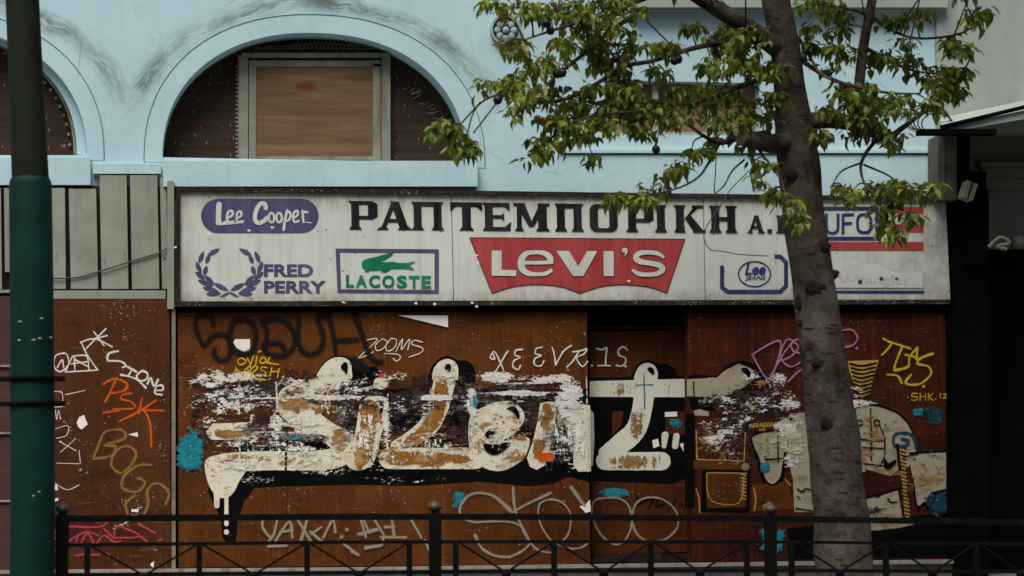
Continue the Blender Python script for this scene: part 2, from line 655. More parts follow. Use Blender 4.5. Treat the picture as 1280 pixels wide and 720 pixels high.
def m_bark():
    k = N('tree_bark')
    n = k.noise((6, 6, 8), 8, .75)
    col = k.mix(k.rng(n, .34, .66), (.040, .030, .021), (.125, .10, .076))
    col = k.mix(k.rng(k.noise((2.6, 2.6, 2.2), 5, .65, (7, 9, 0)), .50, .66, 0, .55), col, (.22, .19, .155))
    col = k.mix(k.rng(k.noise((3, 3, 4), 7, .75, (3, 1, 0)), .53, .63, 0, .9), col, (.022, .014, .009))
    d = k.voro((7, 7, 34), (1, 5, 2))
    cc = k.n('ShaderNodeSeparateColor')
    k.put(cc.inputs[0], k.voro((7, 7, 34), (1, 5, 2), 'Color'))
    len_ = k.math('MULTIPLY', k.math('LESS_THAN', k.math('ADD', d, k.math('MULTIPLY', k.noise(40, 3, .6), .2)), .36), k.math('GREATER_THAN', cc.outputs[0], .62))
    col = k.mix(k.math('MULTIPLY', len_, .8), col, (.02, .014, .010))
    col = k.mix(k.rng(k.noise((60, 60, 60), 3, .7, (1, 1, 0)), .5, .75, 0, .5), col, (.03, .022, .016))
    k.bump(k.math('ADD', k.noise((18, 18, 12), 7, .75), k.math('MULTIPLY', len_, -.5)), .8, .03)
    return k.done(col, .9, spec=.08)


def m_leaf(name, c1, c2):
    k = N(name)
    g = k.n('ShaderNodeNewGeometry')
    r = g.outputs['Random Per Island']
    col = k.ramp(r, [(0, c1), (.45, tuple((a + b) / 2 for a, b in zip(c1, c2))), (.80, c2), (.95, tuple(q * 1.4 for q in c2)), (1, (.24, .16, .02))])
    k.done(col, .42, spec=.4)
    t = k.n('ShaderNodeBsdfTranslucent')
    k.put(t.inputs[0], k.mix(.5, col, (.2, .25, .02)))
    mx = k.n('ShaderNodeMixShader')
    mx.inputs[0].default_value = .42
    k.nt.links.new(k.b.outputs[0], mx.inputs[1])
    k.nt.links.new(t.outputs[0], mx.inputs[2])
    k.nt.links.new(mx.outputs[0], k.out.inputs[0])
    return k.m


def m_brick(name, c1, c2, mortar):
    k = N(name)
    t = k.n('ShaderNodeTexBrick')
    x, y, z = k.sep()
    cb = k.n('ShaderNodeCombineXYZ')
    k.put(cb.inputs[0], k.math('ADD', x, y))
    k.put(cb.inputs[1], z)
    k.put(t.inputs['Vector'], cb.outputs[0])
    t.inputs['Scale'].default_value = 1
    t.inputs['Brick Width'].default_value = .24
    t.inputs['Row Height'].default_value = .085
    t.inputs['Mortar Size'].default_value = .006
    k.put(t.inputs['Color1'], c1)
    k.put(t.inputs['Color2'], c2)
    k.put(t.inputs['Mortar'], mortar)
    return k.done(k.mix(k.rng(k.noise(9, 4, .6), .4, .7, 0, .5), t.outputs[0], tuple(q * .4 for q in c1)), .85)


def m_paving():
    k = N('concrete_paving')
    t = k.n('ShaderNodeTexBrick')
    t.offset = 0
    k.put(t.inputs['Vector'], k.co())
    t.inputs['Scale'].default_value = 1
    t.inputs['Brick Width'].default_value = .4
    t.inputs['Row Height'].default_value = .4
    t.inputs['Mortar Size'].default_value = .006
    k.put(t.inputs['Color1'], (.13, .125, .115))
    k.put(t.inputs['Color2'], (.16, .155, .14))
    k.put(t.inputs['Mortar'], (.06, .055, .05))
    return k.done(k.mix(k.rng(k.noise(3, 5, .7), .4, .7, 0, .6), t.outputs[0], (.08, .075, .065)), .85)


BLUE = m_blue()
RUST = m_panel('brown_steel_paint', (.078, .021, .0036), (.108, .032, .0052), (.160, .058, .011), .962, 1)
RUST_L = m_panel('brown_steel_weathered', (.060, .018, .0055), (.082, .026, .0075), (.115, .042, .013), .92, 5, .35)
RUST_R = m_panel('maroon_steel_paint', (.036, .006, .003), (.058, .010, .0033), (.12, .03, .005), .985, 9, .6)
DOORM = m_panel('brown_door_paint', (.056, .014, .003), (.078, .021, .004), (.10, .032, .006), .972, 13)
SIGN = m_sign()
TRIM = m_simple('dark_metal_trim', (.016, .011, .008), .75, .5, 9, streak=(.05, .034, .022), spec=.1)
BLACKM = m_simple('black_shade_and_gutter', (.0035, .003, .0028), .95, .4, 3, spec=.02)  # near-black stands in for the unlit depth of recesses; also the gutter's colour
CREAMFRAME = m_simple('olive_cream_frame_paint', (.20, .20, .145), .6, .25, 5, streak=(.10, .09, .06))
BOARDM = m_simple('grey_beige_board_paint', (.235, .255, .19), .7, .18, 3, streak=(.17, .18, .13))
PLY = m_plywood()
DARKPLY = m_wood('dark_infill_board', (.022, .011, .006), (.05, .026, .013), .22)
MIDPLY = m_wood('brown_window_board', (.16, .09, .05), (.26, .155, .09))
STONE = m_simple('worn_stone', (.27, .245, .20), .85, .3, 5, .3, streak=(.12, .10, .08))
BARK = m_bark()
LEAF = m_leaf('leaf_green', (.022, .044, .005), (.145, .18, .013))
LEAFB = m_leaf('leaf_yellow_green', (.075, .115, .010), (.23, .27, .024))
POD = m_simple('dark_seed_pod', (.010, .007, .008), .5, .4, 20)
IRON = m_simple('black_iron_paint', (.0045, .005, .0045), .8, .4, 14, .1, spec=.04)
POLEM = m_simple('olive_pole_paint', (.011, .016, .007), .7, .35, 4, .1, streak=(.022, .009, .005), spec=.12)
GREEN = m_simple('dark_green_sleeve_paint', (.0025, .028, .02), .6, .3, 4, .08, streak=(.002, .013, .009), spec=.12)
WHITEW = m_simple('dirty_white_plaster', (.29, .33, .285), .85, .12, 2, .15, streak=(.26, .29, .25))
BEIGE = m_simple('beige_plaster', (.14, .135, .10), .85, .15, 3, .15)
WIREM = m_simple('grey_cable', (.035, .035, .035), .6, .2)
LWIRE = m_simple('pale_cable', (.4, .4, .38), .6, .2)
ASPH = m_simple('asphalt', (.05, .05, .052), .9, .25, 12, .3)
PAVE = m_paving()

# ------------------------------------------------------------------ ground
GZ = P(600, 722, -.3).z
o = MB()
o.add([(-40, -8.35, GZ - .33), (40, -8.35, GZ - .33), (40, 3, GZ), (-40, 3, GZ)], [(0, 1, 2, 3)])
sw = o.build('pavement', PAVE)
o = MB()
o.box((-40, -8.5, GZ - .5), (40, -8.352, GZ - .325))
kb = o.build('kerb', STONE)
o = MB()
o.add([(-300, -300, GZ - .47), (300, -300, GZ - .47), (300, 300, GZ - .47), (-300, 300, GZ - .47)], [(0, 1, 2, 3)])
rd = o.build('road', ASPH)
for q in (sw, kb, rd):
    q['kind'] = 'structure'


def pave_z(y):
    return GZ - .33 * (3 - y) / 11.35


# ------------------------------------------------------------------ blue building
bb = thing('blue_building', P(500, 722, 0), 'pale blue plastered building with arched windows above the shop sign', 'building')


def arch(cx, cy, a, b, n=40, e=2.2, grow=0.0):
    pts = []
    for i in range(n + 1):
        t = pi - pi * i / n
        c, s_ = cos(t), sin(t)
        pts.append((cx + (a + grow) * math.copysign(abs(c) ** (2 / e), c), cy - (b + grow) * abs(s_) ** (2 / e)))
    return pts


A1 = arch(393, 200, 190, 159)
A1 = [(x, y + (x - 393) * .018) for x, y in A1]
A2 = arch(-82, 194, 190, 159)
WIN = [(756, 100), (950, 104), (950, 170), (756, 167)]
o = MB()
o.ppoly([(-620, -420), (1166, -420), (1170, 300), (-620, 300)], 0, .34, [A1, A2, WIN])
o.build('wall', BLUE, bb)
o = MB()
grv = MB()
for A, g in ((A1, 23), (A2, 22)):
    cx = sum(p[0] for p in A) / len(A)
    if A is A1:
        B = [(x, y + (x - 393) * .018) for x, y in arch(393, 200, 190, 159, grow=g)]
    else:
        B = arch(-82, 194, 190, 159, grow=g)
    A_, B_ = [(A[0][0], A[0][1] + 6)] + A + [(A[-1][0], A[-1][1] + 6)], [(B[0][0], B[0][1] + 6)] + B + [(B[-1][0], B[-1][1] + 6)]
    o.ppoly(A_ + B_[::-1], -.004, .004)
    for (xa, ya), (xb, yb_) in zip(B_, B_[1:]):
        grv.tube([P(xa, ya, -.004), P(xb, yb_, -.004)], .0045, 5, False)
mld = o.build('arch_moulding', BLUE, bb)
grv.split('groove', m_simple('grey_blue_groove', (.10, .15, .155), .9, .3, 20), mld)
# sill ledges, bands
o = MB()
o.pbox(204, 201, 597, 233, -.10, -.002)
o.build('window_sill', BLUE, bb)
o = MB()
o.pbox(-620, 197, 113, 231, -.07, -.002)
o.build('window_sill', BLUE, bb)
o = MB()
o.pbox(116, 205, 201, 217, -.08, -.002)
o.pbox(700, 187, 1166, 191, -.05, -.002)
o.pbox(680, 194, 1166, 245, -.028, -.002)
o.split('plaster_band', BLUE, bb)
o = MB()
o.pbox(790, -120, 1185, 9, -.16, -.002)
o.pbox(790, 9, 1185, 12.5, -.10, -.003)
o.build('cornice', WHITEW, bb)

# main arched window
aw = MB()
aw.ppoly([(x, y) for x, y in arch(393, 203, 200, 172)], .29, .03)
aw = aw.build('arched_window', DARKPLY, bb)
o = MB()
FY = .20
for r in ((299, 69, 310, 199, FY), (477, 71, 488, 204, FY), (303, 66, 488, 71.5, FY - .01)):
    o.pbox(*r[:4], r[4], .29)
for q in ((311, 75.5, 320, 199), (466, 80, 476, 203), (320.2, 75.5, 476, 83)):
    o.pbox(*q, FY + .012, .29)
o.pbox(320.2, 195.5, 466, 200, FY + .013, .29)
o.build('frame', CREAMFRAME, aw)
o = MB()
o.pbox(320, 82, 467, 197, .22, .26)
o.build('board', PLY, aw)
# perforated strip + torn wire mesh on its left and top
o = MB()
for i in range(22):
    y = 82 + i * 5.3
    o.pbox(294.5, y, 297.5, y + 2.6, .235, .262)
o.pbox(297.7, 70, 299.0, 199, .23, .262)
o.build('perforated_strip', CREAMFRAME, aw)
o = MB()
rg = random.Random(3)
for i in range(34):
    x = 318 + i * 5
    o.tube([P(x, 63, .24), P(x + 5, 52 + abs(i - 17) * .4, .24)], .004, 4, False)
    o.tube([P(x + 5, 63, .238), P(x, 52 + abs(i - 17) * .4, .238)], .004, 4, False)
for i in range(24):
    x = 500 + rg.random() * 55
    y = 100 + (x - 500) * 1.0 + rg.random() * 10
    o.tube([P(x, y, .25), P(x + 5 + rg.random() * 5, y + 6 * rg.random() - 6, .24)], .003, 4, False)
o.build('wire_mesh', CREAMFRAME, aw)

# left arched window
lw = MB()
lw.ppoly([(x, y) for x, y in arch(-84, 197, 196, 166)], .262, .03)
lw = lw.build('arched_window', DARKPLY, bb)
o = MB()
a_in = arch(-90, 193, 186, 154)
a_out = arch(-82, 194, 189.5, 158.5)
o.ppoly(a_out + a_in[::-1], .10, .10)
o.build('plaster_lining', BLUE, lw)
o = MB()
ai = arch(-90, 193, 182, 150)
ao = arch(-90, 193, 185.5, 153.5)
o.ppoly(ao + ai[::-1], .205, .05)
for i in range(30):
    x, y = ai[39 - i if i < 39 else 0]
    o.ppoly([(x - 6, y + 1), (x - 3, y + 1), (x - 3, y + 4), (x - 6, y + 4)], .23, .02)
o.build('frame', CREAMFRAME, lw)

# small boarded window behind the tree
sw_ = MB()
sw_.pbox(752, 96, 955, 175, .14, .33)
sw_ = sw_.build('boarded_window', MIDPLY, bb)
o = MB()
for q in ((756, 99, 950, 104), (756, 165, 950, 170)):
    o.pbox(*q, .07, .139)
for q in ((756.2, 104.2, 761, 165), (816, 104.2, 823, 165), (884, 104.2, 890, 165), (945, 104.2, 950, 165)):
    o.pbox(*q, .08, .139)
o.build('frame', WHITEW, sw_)
# round plaster vent
c = P(632, 38, -.02)
rv = MB()
for i in range(28):
    a0, a1 = 2 * pi * i / 28, 2 * pi * (i + 1) / 28
    for (r0, r1, y0) in ((.15, .128, -.055),):
        rv.prism([[c + V((r0 * cos(a0), y0 - c.y, r0 * sin(a0))), c + V((r0 * cos(a1), y0 - c.y, r0 * sin(a1))),
                   c + V((r1 * cos(a1), y0 - c.y, r1 * sin(a1))), c + V((r1 * cos(a0), y0 - c.y, r1 * sin(a0)))]], .05)
for i in range(8):
    a = 2 * pi * i / 8
    p = c + V((.08 * cos(a), 0, .08 * sin(a)))
    rv.ball(p + V((0, -.008, 0)), .036, .014, .036, 10, 6)
rv.ball(c + V((0, -.015, 0)), .035, .022, .035)
GREYP = m_simple('grey_plaster_relief', (.24, .31, .31), .85, .35, 9)
DKP = m_simple('dark_vent_back', (.12, .155, .155), .9, .3, 9)
rvo = rv.build('round_vent', GREYP, bb)
o = MB()
n = 24
o.prism([[c + V((.13 * cos(2 * pi * i / n), -.003 - c.y, .13 * sin(2 * pi * i / n))) for i in range(n)]], .002)
o.build('vent_back', DKP, rvo)
# dark backing wall of the ground floor, seen only through the gaps
o = MB()
o.pbox(-620, 236, 1232, 722, .32, .5)
o.build('ground_floor_wall', BLACKM, bb)

# ------------------------------------------------------------------ board cladding left of the sign
bc = thing('board_cladding', P(110, 722, -.1), 'row of grey beige vertical boards left of the shop sign', 'cladding')
o = MB()
o.pbox(-400, 232, 211, 374, -.03, .1)
o.build('backing', TRIM, bc)
xs = [(-120, -80, 235), (-78, -40, 235), (-38, 1, 235), (5, 43, 235), (45, 81, 235), (86, 120, 236), (124.5, 158, 219), (162.5, 196.5, 219), (200, 207.5, 222)]
for i, (x0, x1, yt) in enumerate(xs):
    o = MB()
    yb = 361 if x0 > 20 else (340 if x0 > -10 else 361)
    dx = 2.6 * (1 if x0 > 70 else .5)
    o.ppoly([(x0, yt), (x1, yt), (x1 + dx, yb), (x0 + dx, yb)], -.075 - .006 * (i % 2), .05)
    for k in range(4):
        rr = random.Random(i * 9 + k)
        o.ball(P(x0 + 4 + rr.random() * (x1 - x0 - 4), 315 + rr.random() * 14, -.082), .006, .004, .006, 6, 4)
    o.build('board', BOARDM, bc)
o = MB()
o.pbox(66, 363, 207, 373.5, -.10, .1)
o.pbox(-400, 362, 14, 366, -.10, .1)
o.pbox(209, 226, 217.5, 386, -.17, .1)
o.build('trim', BOARDM, bc)
o = MB()
o.tube([P(x, y, -.095) for x, y in cr([(62, 348), (95, 347), (122, 340), (160, 328), (196, 317), (210, 310)], 5)], .007, 7)
tag(o.build('cable', WIREM), 'dark sagging cable running across the beige vertical boards', 'cable')

# ------------------------------------------------------------------ shop sign
SY = -.175
ss = thing('shop_sign', P(700, 382, SY), 'long white shop sign with black lettering and clothing logos', 'sign')
TL, TR, BR, BL = (220, 234), (1182, 246.5), (1188, 380), (218, 383)
o = MB()
o.ppoly([TL, TR, BR, BL], SY + .03, .36)
o.build('box', TRIM, ss)


def lerp(a, b, t):
    return (a[0] + (b[0] - a[0]) * t, a[1] + (b[1] - a[1]) * t)


o = MB()
o.ppoly([(220, 233.5), (1182, 246), (1182.1, 250.5), (225, 239)], SY - .03, .06)
o.ppoly([(225, 376.8), (1188, 374.5), (1188.2, 380), (218, 383)], SY - .03, .06)
o.ppoly([(220, 233.8), (225, 239.2), (225.2, 376.6), (218, 382.8)], SY - .031, .06)
o.build('frame', m_panel('chipped_sign_frame', (.018, .013, .010), (.026, .019, .014), (.075, .055, .038), .90, 31, .5), ss)
for a, b in (((225.3, 227.0 - .5), (563.6, 566.6)), ((564.6, 567.6), (878.6, 881.2)), ((879.6, 882.2), (1182, 1188))):
    o = MB()

    def yt(x):
        return 239.2 + (x - 225) * (250.7 - 239.2) / (1182 - 225)

    def yb(x):
        return 376.6 + (x - 225) * (374.3 - 376.6) / (1188 - 225)
    x0, x0b = a
    x1, x1b = b
    x0b = 225.4 if x0 < 230 else x0b
    o.ppoly([(x0, yt(x0)), (x1, yt(x1)), (x1b, yb(x1b)), (x0b, yb(x0b))], SY, .025)
    o.build('sign_panel', SIGN, ss)

INK = m_ink('black_sign_letter', (.008, .007, .007), .25, 1)
NAVY = m_ink('navy_sign_ink', (.045, .045, .10), .27, 2)
RED = m_ink('faded_red_sign_ink', (.31, .040, .038), .29, 3)
GRN = m_ink('green_sign_ink', (.004, .15, .065), .24, 4)
OFFW = m_ink('offwhite_sign_ink', (.50, .50, .45), .2, 5)
PUR = m_ink('violet_sign_ink', (.062, .055, .125), .28, 6)
ROY = m_ink('blue_sign_ink', (.022, .026, .105), .25, 7)

# --- slab-serif lettering
LY = SY - .004


def U(u, v):
    """sign text space: u in photo px at mid height, v 0 bottom .. 1 top"""
    return (u + (.5 - v) * .8, 287 + (u - 434) * .0082 + v * (-36 + (u - 434) * .0047))


class Letters:
    def __init__(s, f=U):
        s.o = MB()
        s.f = f

    def q(s, *pts):
        s.o.poly([s.f(u, v) for u, v in pts], LY)

    def stem(s, u, w=10, sl=3, sr=3, top=True, bot=True):
        h = w / 2
        s.q((u - h, 0), (u + h, 0), (u + h, 1), (u - h, 1))
        if bot:
            s.q((u - h - sl, 0), (u + h + sr, 0), (u + h, .14), (u - h, .14))
        if top:
            s.q((u - h - sl, 1), (u + h + sr, 1), (u + h, .88), (u - h, .88))

    def bar(s, u0, u1, v0, v1):
        s.q((u0, v0), (u1, v0), (u1, v1), (u0, v1))

    def pp(s, x0, x1):
        s.stem(x0 + 10)
        s.bar(x0 + 10, x1 - 7, .87, 1)
        s.bar(x0 + 10, x1 - 7, .36, .49)
        s.q((x1 - 12, .36), (x1 - 6, .36), (x1, .46), (x1, .9), (x1 - 6, 1), (x1 - 12, 1))

    def pi(s, x0, x1):
        s.stem(x0 + 9)
        s.stem(x1 - 9)
        s.bar(x0 + 9, x1 - 9, .84, 1)

    def aa(s, x0, x1):
        m = (x0 + x1) / 2
        k = (x1 - x0) / 46
        s.q((x0 + 5 * k, 0), (x0 + 11 * k, 0), (m + 2 * k, .93), (m - 3 * k, 1))
        s.q((x1 - 16 * k, 0), (x1 - 5 * k, 0), (m + 6 * k, 1), (m - 5 * k, 1))
        s.bar(m - 11 * k, m + 9 * k, .26, .39)
        s.q((x0, 0), (x0 + 16 * k, 0), (x0 + 12 * k, .12), (x0 + 6 * k, .12))
        s.q((x1 - 20 * k, 0), (x1, 0), (x1 - 6 * k, .13), (x1 - 15 * k, .13))

    def ee(s, x0, x1):
        s.stem(x0 + 9, 10, 3, 0)
        s.bar(x0 + 8, x1 - 1, .86, 1)
        s.bar(x0 + 8, x1, 0, .14)
        s.bar(x0 + 8, x1 - 9, .44, .56)
        s.q((x1 - 7, .86), (x1 - 1, .86), (x1 - 1, .70))
        s.q((x1 - 7, .14), (x1, .14), (x1 + 1, .34))
        s.q((x1 - 13, .5), (x1 - 8, .66), (x1 - 8, .34))

    def tt(s, x0, x1):
        s.stem((x0 + x1) / 2, 11, 4, 4, False)
        s.bar(x0, x1, .85, 1)
        s.q((x0, 1), (x0, .68), (x0 + 7, .85))
        s.q((x1, 1), (x1, .68), (x1 - 7, .85))

    def mm(s, x0, x1):
        m = (x0 + x1) / 2
        s.stem(x0 + 6, 6, 3, 3, False)
        s.stem(x1 - 9, 11, 3, 4, False)
        s.q((x0 + 1, 1), (x0 + 13, 1), (m + 2, .16), (m - 4, .16))
        s.q((x1 - 12, 1), (x1 - 3, 1), (m + 2, .16), (m - 3, .2))
        s.bar(x0 - 1, x0 + 6, .9, 1)
        s.bar(x1 - 9, x1, .9, 1)

    def oo(s, x0, x1):
        out = [(x0 + 7, 0), (x1 - 7, 0), (x1 - 2, .08), (x1, .2), (x1, .8), (x1 - 2, .92), (x1 - 7, 1), (x0 + 7, 1), (x0 + 2, .92), (x0, .8), (x0, .2), (x0 + 2, .08)]
        inn = [(x0 + 12, .13), (x1 - 12, .13), (x1 - 10.5, .2), (x1 - 10.5, .8), (x1 - 12, .87), (x0 + 12, .87), (x0 + 10.5, .8), (x0 + 10.5, .2)]
        s.o.off += .00025
        s.o.ppoly([s.f(*p) for p in out], LY - s.o.off, 0, [[s.f(*p) for p in inn]])

    def kk(s, x0, x1):
        s.stem(x0 + 8, 10, 3, 2)
        s.q((x0 + 12, .42), (x0 + 15, .56), (x1 - 4, 1), (x1 - 11, 1))
        s.q((x0 + 14, .52), (x0 + 21, .64), (x1 + 1, 0), (x1 - 12, 0))
        s.bar(x1 - 15, x1 - 1, .9, 1)
        s.bar(x1 - 14, x1 + 2, 0, .1)

    def hh(s, x0, x1):
        s.stem(x0 + 8)
        s.stem(x1 - 8)
        s.bar(x0 + 8, x1 - 8, .44, .58)


t = Letters()
t.pp(434, 472)
t.aa(470, 516)
t.pi(513, 556)
t.tt(563, 603)
t.ee(602, 638)
t.mm(643, 687)
t.pi(692, 731)
t.oo(737, 772)
t.pp(780, 817)
t.stem(826, 10)
t.kk(842, 880)
t.hh(886, 922)


def U2(u, v):
    return (u + (.5 - v) * .5, 291.2 + v * -22)


t.f = U2
t.aa(933, 957)
t.q((959, 0), (965, 0), (965, .22), (959, .22))
t.ee(968, 988)
t.q((991, 0), (997, 0), (997, .22), (991, .22))
t.o.build('lettering', INK, ss, 'black slab serif Greek lettering')

# --- pill logo
zp = lambda p: Z(230, 235, 4.963, p)
o = MB()
pill = [(730 + 105 * cos(a), 172 + 106 * sin(a)) for a in [(-pi / 2 + pi * i / 12) for i in range(13)]]
pill += [(212 + 107 * cos(a), 172 + 106 * sin(a)) for a in [(pi / 2 + pi * i / 12) for i in range(13)]]
o.poly(zp(pill), LY)
pl = o.build('pill_logo', PUR, ss, 'violet pill shaped logo with script writing')
o = MB()
PY = LY - .002
for pts, w in (([(218, 102), (214, 160), (214, 214)], 5.6), ([(205, 220), (232, 222), (262, 210)], 2.8),
               ([(268, 185), (300, 168), (298, 142), (274, 150), (266, 185), (278, 212), (306, 206)], 2.5),
               ([(328, 188), (354, 172), (352, 146), (332, 152), (326, 186), (334, 210), (366, 206)], 2.3),
               ([(238, 226), (300, 220), (366, 213)], 1.5),
               ([(508, 125), (500, 97), (472, 100), (448, 140), (440, 190), (458, 216), (490, 208), (516, 184)], 4.4),
               ([(640, 140), (628, 190), (618, 258)], 2.8), ([(632, 160), (652, 148), (662, 168), (650, 198), (626, 205)], 2.4),
               ([(678, 186), (704, 168), (704, 142), (686, 148), (676, 180), (686, 210), (712, 204)], 2.3),
               ([(735, 142), (738, 180), (742, 212)], 2.4), ([(736, 168), (748, 147), (766, 152)], 2.2), ([(758, 213), (788, 216)], 1.2)):
    o.stroke(zp(pts), w * 1.2, PY)
for cx in (543, 590):
    o.stroke(zp([(cx + 17 * cos(a), 184 + 29 * sin(a)) for a in [2 * pi * i / 8 for i in range(8)]]), 3.0, PY, True)
o.build('script', OFFW, pl)

# --- wreath and its name
o = MB()
seg = [((145, 418), (222, 375)), ((92, 464), (124, 390)), ((136, 466), (160, 412)), ((74, 458), (108, 530)), ((142, 484), (122, 542)), ((70, 520), (132, 567)),
       ((128, 542), (190, 602)), ((86, 570), (182, 610)), ((188, 592), (277, 637)), ((116, 616), (217, 642)), ((138, 657), (232, 652)), ((222, 676), (290, 644))]
for i, (a, b) in enumerate(seg):
    for mir in (0, 1):
        p, q = [((563 - k[0]) if mir else k[0], k[1]) for k in (a, b)]
        dx, dy = q[0] - p[0], q[1] - p[1]
        l = math.hypot(dx, dy)
        w = 15 if i < 11 else 7
        nx, ny = -dy / l * w, dx / l * w
        pts = []
        for tt_, k in ((0, .15), (.2, .72), (.45, 1), (.75, .7), (1, 0), (.75, -.7), (.45, -1), (.2, -.72), (0, -.15)):
            pts.append((p[0] + dx * tt_ + nx * k, p[1] + dy * tt_ + ny * k))
        o.poly(zp(pts), LY)
o.build('wreath_logo', PUR, ss, 'violet laurel wreath')
o = MB()
(x0, y0), (x1, y1) = zp([(496, 473), (800, 550)])
o.text('FRED', x0, y0, x1, y1, LY, .035)
(x0, y0), (x1, y1) = zp([(496, 576), (880, 652)])
o.text('PERRY', x0, y0, x1, y1, LY, .035)
o.build('lettering', PUR, ss, 'bold violet block capitals beside the wreath')

# --- framed crocodile
zc = lambda p: Z(200, 220, 3.2, p)
o = MB()
o.off += .0003
o.ppoly(zc([(702, 290), (1115, 293), (1115, 470), (710, 467)]), LY - .0003, 0, [zc([(719, 305), (1098, 307), (1098, 456), (724, 453)])])
fr = o.build('framed_logo', PUR, ss, 'violet frame round a green reptile')
o = MB()
o.poly(zc([(806, 348), (812, 338), (832, 330), (850, 326), (870, 322), (900, 313), (928, 306), (934, 309), (922, 322), (900, 336), (878, 342), (905, 345), (930, 342), (950, 347),
           (985, 348), (1018, 341), (1020, 345), (998, 357), (1016, 372), (1014, 377), (975, 371), (945, 372), (925, 372), (914, 380), (905, 386), (884, 385), (888, 377), (856, 379),
           (840, 378), (832, 385), (818, 383), (822, 376), (808, 366)]), LY)
o.build('emblem', GRN, fr)
o = MB()
for i, ch in enumerate('LACOSTE'):
    bx = [(744, 776), (783, 828), (836, 880), (889, 938), (947, 988), (995, 1037), (1046, 1084)][i]
    (x0, y0), (x1, y1) = zc([(bx[0], 396 + i * .6), (bx[1], 446 + i * .6)])
    o.text(ch, x0, y0, x1, y1, LY, .04)
o.build('lettering', GRN, fr)

# --- red bat-wing logo
zl = lambda p: Z(560, 220, 3.765, p)
o = MB()
bat = [(102, 290), (1115, 297), (1030, 550)] + cr([(1030, 550), (960, 526), (880, 514), (800, 512), (715, 522), (620, 552)], 5)[1:]
bat += cr([(620, 552), (535, 522), (450, 512), (370, 513), (290, 525), (207, 552)], 5)[1:]
o.poly(zl(bat), LY)
bw = o.build('batwing_logo', RED, ss, 'faded red batwing shaped logo')
o = MB()
o.stroke(zl(bat), .9, LY - .001, True, False)
o.build('outline', TRIM, bw)
for big, mt, nm in ((2.2, INK, 'letter_shadow'), (0, OFFW, 'lettering')):
    o = MB()
    BY = LY - .0025 - (0 if big else .004)

    def grow(pts):
        if not big:
            return zl(pts)
        cx = sum(p[0] for p in pts) / len(pts)
        cy = sum(p[1] for p in pts) / len(pts)
        return zl([(x + math.copysign(big, x - cx), y + math.copysign(big, y - cy)) for x, y in pts])
    o.poly(grow([(205, 351), (252, 350), (252, 441), (323, 444), (321, 471), (205, 469)]), BY)
    wv = (24 + 2 * big) / 3.765
    o.stroke(zl([(352, 408), (420, 408), (484, 406)]), (17 + 2 * big) / 3.765, BY, False, False, False)
    o.stroke(zl([(484, 414), (480, 385), (455, 364), (415, 359), (370, 364), (348, 388), (344, 414), (352, 440), (378, 458), (420, 462), (462, 458), (490, 440)]),
             [wv * .9, wv * 1.25, wv, wv * .75, wv, wv * 1.3, wv * 1.4, wv * 1.3, wv, wv * .75, wv * .8, wv * .6], BY, cap=False)
    o.poly(grow([(510, 352), (570, 352), (613, 425), (655, 353), (703, 353), (637, 471), (588, 471)]), BY)
    o.poly(grow([(732, 353), (780, 353), (780, 471), (732, 471)]), BY)
    o.poly(grow([(817, 342), (830, 337), (845, 341), (846, 358), (840, 370), (829, 378), (834, 362), (820, 360)]), BY)
    o.stroke(zl([(1018, 385), (990, 366), (945, 359), (900, 364), (884, 385), (905, 402), (950, 410), (995, 420), (1009, 440), (985, 459), (935, 464), (895, 459), (866, 440)]),
             [wv * .5, wv * .8, wv * .85, wv, wv * 1.15, wv * 1.1, wv, wv * 1.1, wv * 1.2, wv * .9, wv * .8, wv * .85, wv * .5], BY, cap=False)
    o.build(nm, mt, bw)

# --- ringed logo with open bracket
zr = lambda p: Z(880, 220, 3.2, p)
o = MB()
o.stroke(zr([(72, 358), (72, 445), (95, 463), (305, 463), (328, 440), (328, 345), (305, 322), (282, 322)]), 5, LY, False, False, False)
rl = o.build('ringed_logo', ROY, ss, 'blue bracket with a ringed name inside')
o = MB()
o.stroke(zr([(202 + 64 * cos(2 * pi * i / 16), 392 + 50 * sin(2 * pi * i / 16)) for i in range(16)]), 1.7, LY, True)
(x0, y0), (x1, y1) = zr([(163, 350), (247, 396)])
o.text('Lee', x0, y0, x1, y1, LY, .03, .25)
(x0, y0), (x1, y1) = zr([(164, 399), (247, 420)])
o.text('JEANS', x0, y0, x1, y1, LY, .02, .25)
o.build('ring_and_name', ROY, rl)

# --- blue framed name with red stripes
o = MB()
o.stroke(zr([(395, 130), (692, 130), (692, 250), (395, 250)]), 4.6, LY, True, False)
uf = o.build('framed_name', ROY, ss, 'blue framed name with three red stripes')
o = MB()
for pts in ([(490, 150), (490, 205), (498, 224), (515, 229), (530, 222), (536, 205), (536, 150)], [(556, 233), (556, 156), (600, 154)], [(556, 190), (592, 189)]):
    o.stroke(zr(pts), 3.6, LY, False, len(pts) == 7, False)
o.stroke(zr([(641 + 27 * math.copysign(abs(cos(a)) ** .7, cos(a)), 190 + 36 * math.copysign(abs(sin(a)) ** .7, sin(a))) for a in [2 * pi * i / 16 for i in range(16)]]), 3.6, LY, True)
o.build('lettering', ROY, uf)
o = MB()
o.poly(zr([(704, 122), (878, 124), (878, 150), (704, 149)]), LY)
o.poly(zr([(704, 192), (878, 193), (878, 225), (704, 225)]), LY)
o.poly(zr([(395, 263), (878, 264), (878, 298), (395, 297)]), LY)
o.build('stripes', RED, uf)

